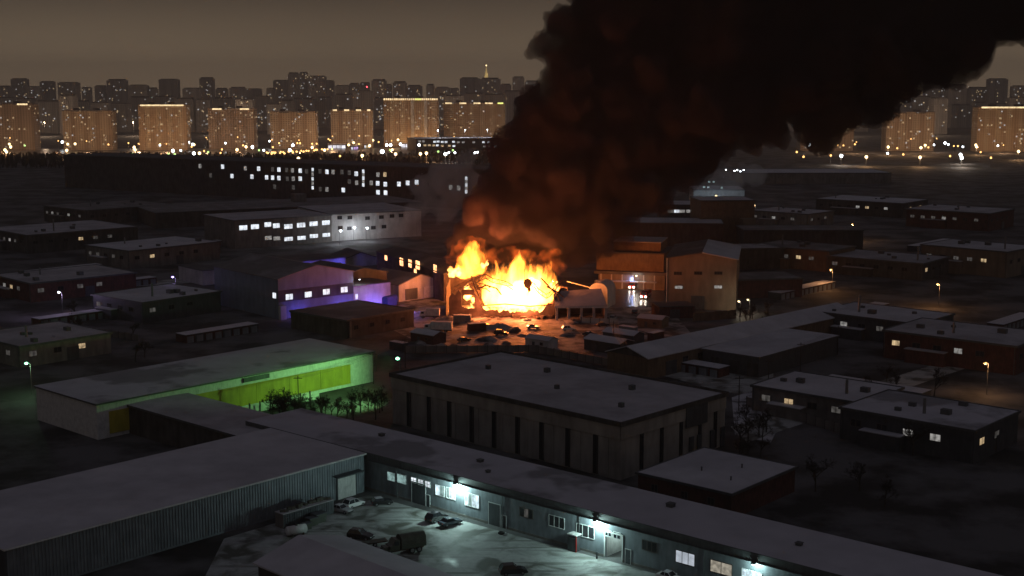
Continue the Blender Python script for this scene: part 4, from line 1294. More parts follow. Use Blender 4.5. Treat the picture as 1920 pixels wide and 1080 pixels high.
# ------------------------------------------------------------------ far city
def grid_mat(name, wall, glass, px_, pz, wall2=None):
    m = bpy.data.materials.new(name)
    m.use_nodes = True
    n, l = m.node_tree.nodes, m.node_tree.links
    b = n['Principled BSDF']
    b.inputs['Roughness'].default_value = 0.8
    t = n.new('ShaderNodeTexCoord')
    s = n.new('ShaderNodeSeparateXYZ')
    l.new(t.outputs['Object'], s.inputs[0])
    def math_(op, a, bb):
        q = n.new('ShaderNodeMath')
        q.operation = op
        for i, v in enumerate((a, bb)):
            if hasattr(v, 'links'):
                l.new(v, q.inputs[i])
            else:
                q.inputs[i].default_value = v
        return q.outputs[0]
    u = math_('ADD', s.outputs[0], s.outputs[1])
    fu = math_('FRACT', math_('DIVIDE', u, px_), 0)
    fz = math_('FRACT', math_('DIVIDE', s.outputs[2], pz), 0)
    a = math_('MULTIPLY', math_('GREATER_THAN', fu, 0.3), math_('LESS_THAN', fu, 0.75))
    c = math_('MULTIPLY', math_('GREATER_THAN', fz, 0.3), math_('LESS_THAN', fz, 0.78))
    k = math_('MULTIPLY', a, c)
    stripe = math_('GREATER_THAN', math_('FRACT', math_('DIVIDE', u, px_ * 5.0), 0), 0.6)
    m0 = n.new('ShaderNodeMix')
    m0.data_type = 'RGBA'
    m0.inputs[6].default_value = (*wall, 1)
    m0.inputs[7].default_value = (*(wall2 or wall), 1)
    l.new(stripe, m0.inputs[0])
    mx = n.new('ShaderNodeMix')
    mx.data_type = 'RGBA'
    mx.inputs[7].default_value = (*glass, 1)
    l.new(k, mx.inputs[0])
    l.new(m0.outputs[2], mx.inputs[6])
    l.new(mx.outputs[2], b.inputs['Base Color'])
    return m
M['lit_far'] = emit('window_far', (0.9, 0.9, 0.9), 0.5)
M['tower'] = grid_mat('tower_panels_cream', (0.44, 0.36, 0.28), (0.12, 0.10, 0.08), 3.4, 3.0, (0.34, 0.26, 0.2))
M['tower2'] = grid_mat('tower_panels_sand', (0.40, 0.30, 0.21), (0.12, 0.09, 0.07), 3.0, 3.0, (0.46, 0.38, 0.28))
M['tower3'] = grid_mat('tower_panels_brown', (0.30, 0.24, 0.2), (0.09, 0.08, 0.07), 3.6, 3.0, (0.24, 0.19, 0.16))
M['sky_block'] = grid_mat('tower_far_grey', (0.42, 0.38, 0.35), (0.2, 0.18, 0.17), 4.2, 3.1, (0.36, 0.32, 0.3))
def lit_windows(parent, L, W, h, n, seed, mats=('lit_warm', 'lit_mid', 'lit_far'), w=1.9, hh=1.6, z0=4):
    """scattered lit windows on the two faces that look this way"""
    rr = random.Random(seed)
    b = MB()
    for i in range(n):
        z = z0 + int(rr.uniform(0, (h - z0 - 3) / 3)) * 3.0
        k = 0 if rr.random() < .65 else (1 if rr.random() < .5 else 2)
        if rr.random() < L / (L + W):
            x = rr.uniform(1.5, L - 1.5)
            b.box(x - w / 2, -0.9, z, x + w / 2, -0.7, z + hh, k)
        else:
            y = rr.uniform(1.5, W - 1.5)
            sgn = L + 0.7
            b.box(sgn, y - w / 2, z, sgn + 0.2, y + w / 2, z + hh, k)
    b.build('lit_windows', [M[q] for q in mats], parent)['kind'] = 'stuff'
def tower(label, x0, x1, ytop, ybase, m, seed, bays=5, crown=None, depth=22, nl=22, rz=0.0, name='tower_block'):
    A, B = G(x0, ybase), G(x1, ybase)
    L = (B - A).length
    h = D((x0 + x1) / 2, ytop, A.y)[2]
    t = thing(name, label, 'apartment tower', A, rz)
    MB().box(0, 0, 0, L, depth, h).build('wall', M[m], t)
    bw = L / bays
    for i in range(bays):
        if i % 2 == 0:
            MB().box(i * bw + 0.6, -0.65, 0, (i + 1) * bw - 0.6, -0.01, h + (1.8 if i % 4 == 0 else 0.8)).build('bay', M[m], t)
    r = MB().box(-0.6, -1.0, h + 1.0, L + 0.6, depth + 0.6, h + 1.8).box(L * .2, 5, h + 1.8, L * .3, 12, h + 4.6).box(L * .6, 5, h + 1.8, L * .72, 12, h + 4.6).build('roof', M['roof_bare'], t)
    lit_windows(t, L, depth, h, int(nl * 1.5), seed)
    for k_, uu in enumerate((.2, .8)):  # masts added to brighten the tower faces
        zl = 10 + 4 * (seed % 3)
        ml_ = thing('added_lamp_mast', 'added lamp mast brightening the face of an apartment tower', 'lamp mast', A + Vector((L * uu, -52 - 9 * ((seed + k_) % 3), 0)), 0, 'added lamp masts before the towers')
        MB().cyl((0, 0, 0), (0, 0, zl), 0.2, 0.12, 6).build('pole', M['pole'], ml_)
        MB().ball((0, 0, zl + .5), .8, 8, 6).build('bulb', M['bulb_warm'], ml_)
        lamp(ml_, (0, 1.6, zl), (24000, 15000, 30000)[(seed + k_ * 2) % 3], (1.0, 0.56, 0.28), 1.0)
    for (a, b_, mm) in (crown or ()):
        MB().box(a * L, -1.25, h - 0.6, b_ * L, -0.66, h + 1.4).build('crown_light', M[mm], t)
    return t, L, h
tower('wide cream apartment tower at the left with no crown lights', 508, 593, 211, 279, 'tower', 1, 5, None, nl=26)
tower('cream apartment tower with four separate warm crown lights', 621, 697, 207, 277, 'tower', 2, 5, ((.06, .16, 'crown'), (.34, .46, 'crown'), (.63, .75, 'crown'), (.9, .98, 'crown')), nl=24)
t3, t3l, t3h = tower('tallest near apartment tower with one continuous golden row of crown lights', 720, 822, 186, 275, 'tower2', 3, 7, None, nl=34)
for i in range(26):
    MB().box((i + .15) * t3l / 26, -1.4, t3h - 1.2, (i + .85) * t3l / 26, -0.66, t3h + 1.2).build('crown_light', M['crown' if i not in (15, 16, 17) else 'crown_green'], t3)
tower('sand apartment tower with five warm crown lights beside the plume', 832, 947, 194, 272, 'tower2', 4, 7, ((.03, .14, 'crown'), (.26, .37, 'crown'), (.49, .60, 'crown'), (.68, .80, 'crown'), (.88, .97, 'crown_green')), nl=30)
tower('brown apartment tower left of the wide cream tower', 392, 478, 205, 280, 'tower3', 5, 5, ((.1, .3, 'crown'), (.7, .9, 'crown')), nl=24)
tower('sand apartment tower left of the brown tower', 262, 352, 198, 281, 'tower2', 6, 7, ((.05, .95, 'crown'),), nl=28)
tower('cream apartment tower near the left edge of the skyline', 120, 212, 209, 281, 'tower', 7, 5, None, nl=26)
tower('brown apartment tower at the very left edge of the skyline', -30, 66, 196, 282, 'tower3', 8, 5, ((.1, .3, 'crown'), (.7, .9, 'crown')), nl=24)
tower('brown apartment tower at the right beyond the plume', 1500, 1600, 205, 283, 'tower3', 10, 7, ((.05, .2, 'crown'), (.8, .95, 'crown')), nl=30)
tower('cream apartment tower far right beyond the plume', 1660, 1750, 212, 283, 'tower', 11, 5, None, nl=26)
tower('sand apartment tower at the right edge of the skyline', 1830, 1950, 202, 284, 'tower2', 12, 7, ((.05, .95, 'crown'),), nl=28)
# warm facade uplights on the tallest tower
for uu in (0.53, 0.77):
    MB().box(t3l * uu - 2.2, -1.2, 0, t3l * uu + 2.2, -0.66, t3h - 2).build('light_pier', M['plaster'], t3)
    MB().box(t3l * uu - .8, -6.5, 0, t3l * uu + .8, -5.5, 1.6).build('uplight', M['bulb_warm'], t3)
    lamp(t3, (t3l * uu, -6, 3), 9000, (1.0, 0.5, 0.16), 0.6)
# skyline behind
SKY = [(500, 513, 166), (513, 541, 151), (541, 561, 138), (563, 579, 136), (579, 611, 143), (611, 628, 152), (629, 655, 161), (655, 674, 158), (676, 694, 155), (697, 722, 151), (723, 736, 159), (737, 761, 155),
       (763, 790, 161), (800, 815, 160), (816, 844, 164), (845, 861, 166), (863, 900, 147), (900, 938, 148), (939, 959, 159), (961, 983, 145), (984, 1010, 153)]
rs = random.Random(17)
x = -40
while x < 495:
    w = rs.uniform(16, 38)
    SKY.append((x, x + w, rs.uniform(146, 168)))
    x += w + rs.uniform(-2, 8)
x = 1380
while x < 1960:
    w = rs.uniform(16, 38)
    SKY.append((x, x + w, rs.uniform(146, 170)))
    x += w + rs.uniform(-2, 10)
MID = [(500, 526, 196), (527, 546, 190), (547, 590, 186), (592, 624, 183), (627, 660, 178), (662, 700, 171), (701, 719, 184), (823, 834, 178), (836, 870, 180), (870, 905, 176), (905, 945, 178), (946, 980, 172)]
x = -40
while x < 490:
    w = rs.uniform(22, 44)
    MID.append((x, x + w, rs.uniform(176, 196)))
    x += w + rs.uniform(0, 8)
x = 1400
while x < 1960:
    w = rs.uniform(22, 44)
    MID.append((x, x + w, rs.uniform(178, 198)))
    x += w + rs.uniform(0, 10)
for grp, lst, Y0, lb, nn in (('far skyline blocks', SKY, 3500, 'hazy far apartment block on the skyline', 14), ('blocks behind the near towers', MID, 2700, 'dim apartment block in the row behind the lit towers', 10)):
    for i, (a, b_, yt) in enumerate(lst):
        Y = Y0 + rs.uniform(-250, 250)
        A, B = D(a, 200, Y), D(b_, 200, Y)
        L = B.x - A.x
        h = max(20, D((a + b_) / 2, yt, Y).z)
        dp = rs.uniform(16, 26)
        lbl = {541: 'tallest far block of the cluster at the upper left of the skyline', 563: 'narrow far block touching the tallest one on the skyline', 579: 'broad far block right of the tallest pair on the skyline',
               863: 'broad far block directly below the golden spire, left half', 900: 'broad far block directly below the golden spire, right half', 961: 'tall far block at the edge of the plume on the skyline'}.get(a, lb)
        t = thing('apartment_block', lbl, 'apartment block', (A.x, Y, 0), rs.uniform(-.25, .25), grp)
        MB().box(0, 0, 0, L, dp, h).build('wall', M['sky_block'], t)
        MB().box(L * .1, 2, h, L * .9, dp - 2, h + rs.uniform(1.5, 4)).build('roof', M['roof_bare'], t)
        if L > 26:
            MB().box(L * .3, -1.5, 0, L * .7, -0.01, h - 2).build('bay', M['sky_block'], t)
        b = MB()
        for q in range(int(nn * rs.uniform(.3, 1.6))):
            xx, zz = rs.uniform(1, L - 3), h - rs.uniform(4, min(h - 8, 90))
            b.box(xx, -2.0, zz, xx + 2.4, -1.6, zz + 2.2, 0 if rs.random() < .4 else (1 if rs.random() < .6 else 2))
        if b.v:
            b.build('lit_windows', [M['lit_warm'], M['lit_mid'], M['lit_far']], t)['kind'] = 'stuff'
# lit spire on the skyline
sp = thing('lit_spire', 'golden self-glowing spire rising above the far skyline', 'spire', (D(912, 200, 4200).x, 4200, 0))
s0 = D(912, 147, 4200).z
M['spire'] = emit('spire_glow', (1.0, 0.68, 0.25), 0.7, 1, 0.08, vmin=0.4)  # floodlighting put into the surface as its own glow
MB().box(-32, 0, 0, 32, 30, s0 - 12).build('wall', M['sky_block'], sp)
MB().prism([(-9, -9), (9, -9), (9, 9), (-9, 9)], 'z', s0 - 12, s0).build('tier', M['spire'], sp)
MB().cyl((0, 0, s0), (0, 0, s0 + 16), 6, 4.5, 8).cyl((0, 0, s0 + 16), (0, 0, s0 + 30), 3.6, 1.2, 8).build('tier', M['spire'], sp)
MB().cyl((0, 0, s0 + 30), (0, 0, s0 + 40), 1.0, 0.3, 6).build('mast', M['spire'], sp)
MB().ball((0, 0, s0 + 40), 2.2, 8, 6).build('beacon', M['bulb_yellow'], sp)
rb = thing('roof_beacon', 'small red aircraft warning light on the skyline', 'beacon', D(688, 163, 3200))
MB().ball((0, 0, 0), 1.6, 8, 6).build('bulb', M['bulb_red'], rb)
MB().cyl((0, 0, -14), (0, 0, -1.2), 0.5, n=6).build('mast', M['pole'], rb)

# low depot with a floodlit snowy roof in front of the towers
DP = G(780, 283)
DQ = G(942, 281)
dl = (DQ - DP).length
dp = thing('floodlit_depot', 'long low depot with a floodlit pale roof and two rows of lit windows', 'building', DP, math.atan2(DQ.y - DP.y, DQ.x - DP.x))
dh = D(860, 261, DP.y).z
walls(dp, dl, 60, dh, 'conc_dark')
flat_roof(dp, dl, 60, dh, 'snow', 0.4, 0.5)
for zx, zy, lit in ((520, 870, 'lit_mid'), (565, 870, 'lit_mid'), (690, 875, WB), (728, 872, WB), (775, 877, WB), (818, 877, WB), (903, 875, WB), (955, 880, 'lit_mid'), (1012, 880, 'lit_mid'), (1130, 880, 'lit_mid'), (1240, 880, WB), (1297, 880, WB), (1360, 880, 'lit_mid'), (1415, 880, 'lit_mid'),
                    (580, 915, 'lit_warm'), (630, 915, 'lit_warm'), (680, 915, 'lit_warm'), (720, 915, WB), (775, 920, 'lit_warm'), (855, 920, 'lit_warm'), (905, 922, WB), (1250, 927, 'lit_mid'), (1305, 927, 'lit_mid'), (1370, 927, WB)):
    u, z = on_plane(700 + zx / 6, 120 + zy / 6, DP, dp.rotation_euler.z)
    plain_window(dp, u, 0, z, 3.6, 2.4, lit)
for uu in (.3, .62, .88):  # masts added to hold the lights over this roof
    ml_ = MB().cyl((dl * uu, 26, dh + .4), (dl * uu, 26, dh + 11), .15, n=6).build('added_roof_mast', M['pole'], dp)
    MB().ball((dl * uu, 26, dh + 11.2), .6, 8, 6).build('bulb', M['bulb_white'], ml_)
    lamp(dp, (dl * uu, 24.8, dh + 10), 6500, (0.95, 0.95, 1.0), 0.6)

# shopping arcade with coloured shop fronts at the towers' foot
for i, (x0, x1, yb, h, mm, lb) in enumerate(((615, 648, 279, 5, 'shop_white', 'low shop glowing violet-white at the foot of the cream tower'), (658, 672, 281, 4, 'shop_pink', 'small shop glowing pink at the foot of the cream tower'),
                                        (683, 693, 278, 4, 'shop_gold', 'small shop glowing gold right of the pink one'), (752, 776, 277, 5, 'shop_white', 'low shop glowing white before the tallest tower'), (764, 775, 274, 7, 'shop_gold', 'narrow shop with a gold sign band before the tallest tower'))):
    A, B = G(x0, yb), G(x1, yb)
    t = thing('shop', lb, 'shop', A, 0)
    L = (B - A).length
    MB().box(0, 0, 0, L, 14, h + 1.5).build('wall', M['conc_dark'], t)
    MB().box(-.3, -.4, h + 1.5, L + .3, 14.3, h + 2.0).build('roof', M['snow_dirty'], t)
    n = max(3, int(L / 5))
    for k in range(n):
        MB().box(k * L / n + .4, -0.2, .6, (k + 1) * L / n - .4, -0.01, h).build('shop_window', M[mm if k % 3 else 'shop_white'], t)

# far street lamps
LB = {'y': 'bulb_warm', 'Y': 'bulb_yellow', 'o': 'bulb_warm', 'w': 'bulb_white', 'W': 'bulb_white', 'g': 'bulb_lime', 'B': 'bulb_white'}
LR = {'y': 1.0, 'Y': 1.5, 'o': 0.9, 'w': 1.0, 'W': 1.5, 'g': 1.1, 'B': 2.0}
FAR = [(500 + a / 6, 120 + b_ / 6, c) for a, b_, c in ((33, 868, 'w'), (140, 890, 'y'), (70, 935, 'y'), (295, 915, 'W'), (260, 970, 'W'), (200, 1005, 'y'), (345, 890, 'y'), (375, 890, 'y'), (512, 897, 'y'), (512, 938, 'Y'), (563, 897, 'y'), (415, 985, 'y'),
       (553, 965, 'y'), (652, 968, 'Y'), (0, 995, 'o'), (97, 997, 'y'), (55, 1010, 'o'), (150, 1000, 'o'), (295, 995, 'y'), (357, 1062, 'Y'), (715, 858, 'y'), (695, 845, 'y'), (923, 910, 'Y'), (978, 885, 'Y'), (1037, 900, 'y'), (1195, 858, 'Y'),
       (1260, 878, 'y'), (1158, 918, 'Y'), (825, 1035, 'y'), (1075, 1030, 'Y'), (1300, 985, 'B'), (1423, 838, 'Y'), (1478, 853, 'Y'), (1395, 912, 'W'), (1505, 903, 'W'), (1350, 912, 'W'), (1450, 1012, 'Y'), (1390, 968, 'g'))]
FAR += [(700 + a / 6, 120 + b_ / 6, c) for a, b_, c in ((435, 822, 'Y'), (632, 805, 'Y'), (835, 790, 'Y'), (900, 797, 'Y'), (1022, 778, 'Y'), (1100, 787, 'y'), (1203, 778, 'Y'), (1305, 795, 'Y'), (1318, 780, 'y'), (1392, 768, 'Y'), (515, 912, 'W'), (530, 1010, 'Y'),
        (597, 1003, 'Y'), (730, 985, 'g'), (810, 1012, 'W'), (848, 997, 'w'), (918, 997, 'w'), (895, 970, 'g'), (1172, 993, 'w'), (1142, 998, 'w'))]
rl = random.Random(2)
for i in range(44):
    FAR.append((rl.uniform(0, 495), rl.choice((rl.uniform(266, 276), rl.uniform(280, 290))), rl.choice('yyYYoWwg')))
for i in range(34):
    FAR.append((rl.uniform(1450, 1915), rl.choice((rl.uniform(268, 278), rl.uniform(282, 296))), rl.choice('yyYYoWw')))
for i in range(16):
    FAR.append((500 + i * 8 + rl.uniform(-3, 3), 287 - i * .5 + rl.uniform(-1, 1), rl.choice('ooy')))
_fl = {}
CN = {'y': 'amber', 'Y': 'bright yellow', 'o': 'small orange', 'w': 'small white', 'W': 'bright white', 'g': 'lime green', 'B': 'dazzling white'}
for i, (px, py, c) in enumerate(FAR):
    hgt = 10.0
    P = G(px, py, hgt)
    P.z = 0
    t = thing('street_lamp', CN[c] + ' street lamp far off at the foot of the lit towers', 'street lamp', P, 0, CN[c] + ' far street lamps')
    if c not in _fl:
        _fl[c] = (MB().cyl((0, 0, 0), (0, 0, hgt - .5), 0.15, n=5).mesh('pole', M['pole']), MB().ball((0, 0, hgt), LR[c] * 1.15, 8, 6).mesh('bulb', M[LB[c]], True))
    link('pole', _fl[c][0], t)
    link('bulb', _fl[c][1], t)
    if c in 'YWB' and py > 272.5:
        lamp(t, (0, -2, hgt - 1), 14000, (1.0, 0.55, 0.24) if c == 'Y' else (1.0, 0.8, 0.62), 1.5)

# ------------------------------------------------------------------ vehicles
def wheel(parent, x, y, r, w):
    o = MB().cyl((x, y - w / 2, r), (x, y + w / 2, r), r, n=16).build('wheel', M['tyre'], parent, False)
    s = 1 if y > 0 else -1
    MB().cyl((x, y + s * (w / 2 - .02), r), (x, y + s * (w / 2 + .02), r), r * .6, n=12).build('rim', M['rim'], o)
    return o
def car(label, P, rz, paint_m, kind='sedan', lights=False, snow=False, group=None, name='parked_car'):
    t = thing(name, label, 'car', P, rz, group)
    L, W = {'sedan': (4.6, 1.8), 'suv': (4.7, 1.9), 'hatch': (4.1, 1.75)}[kind]
    h1, h2 = {'sedan': (0.95, 1.45), 'suv': (1.1, 1.8), 'hatch': (0.98, 1.5)}[kind]
    x0, x1 = -L / 2, L / 2
    rear = {'sedan': -L * .32, 'suv': -L * .46, 'hatch': -L * .44}[kind]
    prof = [(x0, .45), (x0 + .08, .3), (x1 - .15, .3), (x1, .5), (x1 - .03, .72), (x1 - .9, h1 - .06), (L * .14, h1), (rear - .12, h1 + .02), (x0 + .05, h1 - .04)]
    MB().prism(prof, 'y', -W / 2, W / 2).build('body', M[paint_m], t, bevel=0.09)
    cab = [(L * .16, h1 - .03), (L * .02, h2 - .04), (-L * .05, h2), (rear + .4, h2 - .02), (rear - .1, h1 - .03)]
    c = MB()
    n = len(cab)
    ins = .16
    vs = []
    for s in (-1, 1):
        for (x, z) in cab:
            k = (z - h1) / (h2 - h1)
            vs.append((x, s * (W / 2 - .04 - ins * max(0, k)), z))
    c.add(vs, [tuple(range(n)), tuple(range(2 * n - 1, n - 1, -1))] + [(i, i + n, (i + 1) % n + n, (i + 1) % n) for i in range(n)])
    g = c.build('glass_cabin', M['glass'], t)
    rp = MB().box(rear + .42, -W / 2 + .2, h2 - .04, L * .02 - .05, W / 2 - .2, h2 + .03).build('roof', M['snow' if snow else paint_m], t, bevel=0.03)
    for s in (-1, 1):
        pl = MB()
        for (xa, xb) in ((L * .16, L * .02), (-L * .12, -L * .12), (rear - .1, rear + .4)):
            pl.cyl((xa, s * (W / 2 - .035), h1 - .02), (xb, s * (W / 2 - .2), h2 - .02), .045, n=5)
        pl.build('pillar', M[paint_m], t)
        MB().box(L * .12, s * (W / 2) - .02, h1 - .02, L * .16, s * (W / 2 + .16), h1 + .14).build('mirror', M[paint_m], t)
        MB().box(x1 - .12, s * W * .36 - .2, .56, x1 + .012, s * W * .36 + .2, .72).build('headlight', M['bulb_yellow' if lights else 'rim'], t)
        MB().box(x0 - .012, s * W * .36 - .2, .66, x0 + .1, s * W * .36 + .2, .84).build('tail_light', M['car_red'], t)
        for xx in (-L * .3, L * .31):
            wheel(t, xx, s * (W / 2 - .1), .33, .22)
    MB().box(x1 - .1, -W / 2 + .1, .32, x1 + .05, W / 2 - .1, .5).build('bumper', M['tyre'], t)
    return t
car('dark suv with pale lamplight on its roof, parked left of the sedan', G(818, 976), R(52), 'car_black', 'suv')
car('dark sedan parked slantwise beside the workshop wall', G(844, 984), R(40), 'car_blue', 'sedan')
car('black hatchback in the inner corner of the yard', G(716, 946), R(20), 'car_black', 'hatch', snow=True)
car('dark car at the bottom edge of the yard', G(962, 1076), R(12), 'car_black', 'suv')
car('dark rounded car in the shade left of the truck', G(676, 1010), R(-18), 'car_black', 'suv')
car('white car roof peeping in at the bottom edge by the workshop wall', G(1256, 1088), R(-40), 'car_white', 'sedan', snow=True)
car('low silver car under snow beside the container', G(640, 960), R(-30), 'car_silver', 'sedan', snow=True)
car('white suv by the corrugated wall near the roller door', G(664, 950), R(50), 'car_white', 'suv', snow=True)

# canvas truck in the yard
tk = thing('canvas_truck', 'old truck with a rounded canvas cover in the middle of the yard', 'truck', G(757, 1036), R(28))
MB().box(-3.4, -1.0, .75, 3.4, 1.0, 1.0).build('chassis', M['steel'], tk)
MB().prism([(-3.0, 1.0), (-1.1, 1.0), (-1.1, 2.8), (-1.9, 2.9), (-2.5, 1.95), (-3.0, 1.8)], 'y', -1.1, 1.1).build('cab', M['car_green'], tk, bevel=.08)
MB().box(-4.0, -.8, 1.0, -3.0, .8, 1.75).build('bonnet', M['car_green'], tk, bevel=.08)
MB().add([(-2.47, -.95, 1.98), (-2.47, .95, 1.98), (-1.95, .9, 2.78), (-1.95, -.9, 2.78)], [(0, 1, 2, 3)]).build('windscreen', M['glass'], tk)
for s in (-1, 1):
    MB().box(-2.2, s * 1.11 - .01, 1.9, -1.35, s * 1.11 + .01, 2.6).build('side_window', M['glass'], tk)
    MB().cyl((-4.02, s * .6, 1.4), (-3.95, s * .6, 1.4), .14, n=10).build('headlight', M['rim'], tk)
    for xx in (-3.2, 1.2, 2.5):
        wheel(tk, xx, s * 1.0, .55, .38)
    MB().box(-4.0, s * .85 - .3, 1.05, -2.6, s * .85 + .3, 1.25).build('mudguard', M['car_green'], tk)
MB().box(-.9, -1.25, 1.05, 3.8, 1.25, 1.75).build('cargo_bed', M['car_green'], tk)
cv = [(-1.25, 1.75), (-1.25, 2.6)] + [(-1.25 * math.cos(math.pi * i / 10), 2.6 + .85 * math.sin(math.pi * i / 10)) for i in range(1, 10)] + [(1.25, 2.6), (1.25, 1.75)]
MB().prism(cv, 'x', -.9, 3.8).build('canvas_cover', M['canvas'], tk, bevel=.05)
# flat trailer ahead of it
tr = thing('flat_trailer', 'low flat trailer lying left of the canvas truck', 'trailer', G(703, 1022), R(24))
MB().box(-2.2, -.9, .6, 2.2, .9, .8).build('deck', M['steel'], tr)
MB().cyl((2.2, 0, .6), (3.6, 0, .5), .07, n=6).build('drawbar', M['steel'], tr)
for s in (-1, 1):
    wheel(tr, -.3, s * .95, .4, .25)
# container and clutter by the corrugated warehouse
cn = thing('shipping_container', 'long dull grey container standing along the corrugated wall', 'container', G(572, 975), R(48))
for i in range(-1, 2, 2):
    o = corrugated(12.0, 2.5, .55, .09).build('side_panel', M['metal_dark'], cn)
    o.location = (-6 if i < 0 else 6, i * 1.22, .15)
    o.rotation_euler = (0, 0, 0 if i < 0 else math.pi)
MB().box(-6.05, -1.2, .1, 6.05, 1.2, 2.72).build('shell', M['conc'], cn)
MB().box(-6.1, -1.25, 2.72, 6.1, 1.25, 2.86).build('roof', M['snow_dirty'], cn)
for s in (-1, 1):
    MB().box(6.06, s * .6 - .57, .2, 6.12, s * .6 + .57, 2.65).build('door', M['metal_dark'], cn)
rp = random.Random(4)
for i in range(7):
    q = cn.matrix_basis @ Vector((-5 + i * 1.7, rp.uniform(-.3, .3), 2.87))
    o = thing('scrap_bundle', 'dark scrap bundle lying on top of the container', 'scrap', q, rp.uniform(0, 3), 'scrap on the container roof')
    MB().box(-.8, -.4, 0, .8, .4, .35 + .2 * (i % 3)).build('bundle', M['canvas'], o, bevel=.1)
    MB().box(-.1, -.42, 0, .1, .42, .38 + .2 * (i % 3)).build('strap', M['steel'], o)
tn = thing('water_tank', 'pale horizontal cylindrical tank lying in front of the container', 'tank', G(556, 1003), R(30))
MB().cyl((-1.7, 0, 1.0), (1.7, 0, 1.0), .85, n=20).ball((1.7, 0, 1.0), .84, 16, 8, (.4, 1, 1)).ball((-1.7, 0, 1.0), .84, 16, 8, (.4, 1, 1)).build('vessel', M['white'], tn, True)
for xx in (-1.1, 1.1):
    MB().box(xx - .15, -.7, 0, xx + .15, .7, .5).build('cradle', M['steel'], tn)
MB().cyl((0, 0, 1.8), (0, 0, 2.05), .28, n=12).build('hatch', M['steel'], tn)
for i, (px, py, s) in enumerate(((585, 984, 1.0), (598, 978, 1.15), (575, 992, .8))):
    o = thing('waste_bin', ('dark waste bin in the middle of three before the container', 'largest dark waste bin near the end of the container', 'smallest dark waste bin next to the pale tank')[i], 'bin', G(px, py), R(48), 'waste bins by the container')
    MB().prism([(-.9 * s, 0), (.9 * s, 0), (1.1 * s, 1.4 * s), (-1.1 * s, 1.4 * s)], 'y', -.75 * s, .75 * s).build('body', M['car_green'], o, bevel=.05)
    MB().box(-1.12 * s, -.8 * s, 1.4 * s, 1.12 * s, .8 * s, 1.52 * s).build('lid', M['metal_dark'], o)
bo = thing('bollard', 'short dark bollard before the workshop gate', 'bollard', G(1119, 1047))
MB().cyl((0, 0, 0), (0, 0, 1.0), .16, .14, 10).build('post', M['metal_dark'], bo)
MB().ball((0, 0, 1.05), .19, 10, 6).build('cap', M['metal_dark'], bo)
ty = thing('old_tyre', 'old tyre lying on the yard by the workshop doors', 'tyre', G(940, 1001))
b = MB()
for i in range(16):
    a0, a1 = 2 * math.pi * i / 16, 2 * math.pi * (i + 1) / 16
    b.cyl((.45 * math.cos(a0), .45 * math.sin(a0), .2), (.45 * math.cos(a1), .45 * math.sin(a1), .2), .2, n=6)
b.build('tread', M['tyre'], ty)
MB().cyl((0, 0, .12), (0, 0, .2), .3, n=12).build('rim', M['steel'], ty)

# ---- vehicles at the fire
def box_truck(label, P, rz, boxm='white', L=8.0, group=None, snow=True):
    t = thing('box_truck', label, 'truck', P, rz, group)
    MB().box(-L / 2, -1.1, .6, L / 2, 1.1, .9).build('chassis', M['steel'], t)
    MB().box(-L / 2, -1.25, .95, L / 2 - 2.3, 1.25, 3.4).build('cargo_box', M[boxm], t, bevel=.05)
    MB().box(-L / 2 - .05, -1.28, 3.4, L / 2 - 2.25, 1.28, 3.52).build('box_roof', M['snow' if snow else boxm], t)
    MB().prism([(L / 2 - 2.1, .7), (L / 2, .7), (L / 2, 1.6), (L / 2 - .35, 2.6), (L / 2 - 2.1, 2.7)], 'y', -1.15, 1.15).build('cab', M['car_white'], t, bevel=.08)
    MB().add([(L / 2 + .005, -1, 1.65), (L / 2 + .005, 1, 1.65), (L / 2 - .31, .95, 2.52), (L / 2 - .31, -.95, 2.52)], [(0, 1, 2, 3)]).build('windscreen', M['glass'], t)
    for s in (-1, 1):
        MB().box(L / 2 - 1.5, s * 1.16 - .01, 1.65, L / 2 - .5, s * 1.16 + .01, 2.4).build('side_window', M['glass'], t)
        MB().box(L / 2, s * .85 - .18, .85, L / 2 + .05, s * .85 + .18, 1.05).build('headlight', M['rim'], t)
        for xx in (-L * .28, L * .33):
            wheel(t, xx, s * 1.0, .48, .32)
    return t
box_truck('white box truck lit violet, nearer of two by the pale shed', G(822, 622), R(170), 'white', 9.5)
box_truck('white box truck lit violet, farther of two by the pale shed', G(806, 596), R(175), 'white', 7.0)
car('white car glowing orange on the churned snow before the fire', G(1066, 620), R(12), 'car_white', 'suv', snow=True)
car('snow-covered car on the churned snow left of the white one', G(1000, 616), R(-8), 'car_silver', 'sedan', snow=True)
car('dark car half in shade before the open shed', G(1130, 612), R(20), 'car_black', 'sedan')
tt = thing('covered_trailer', 'tall covered trailer with blue light painted into its tarpaulin, beside the white wing', 'trailer', G(731, 578), R(60))
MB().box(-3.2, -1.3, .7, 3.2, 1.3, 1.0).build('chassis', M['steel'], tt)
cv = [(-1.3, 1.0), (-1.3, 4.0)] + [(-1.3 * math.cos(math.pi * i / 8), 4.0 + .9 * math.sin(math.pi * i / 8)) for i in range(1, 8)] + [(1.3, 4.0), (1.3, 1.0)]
MB().prism(cv, 'x', -3.2, 3.2).build('tarpaulin', M['blue_light_tarp'], tt, bevel=.08)
for s in (-1, 1):
    for xx in (-2, -.8):
        wheel(tt, xx, s * 1.1, .48, .3)
q = G(760, 586)
flood('violet flood light between the trucks and the pale shed', q, R(160), 3500, (0.35, 0.22, 1.0), 'bulb_violet', 1.4)

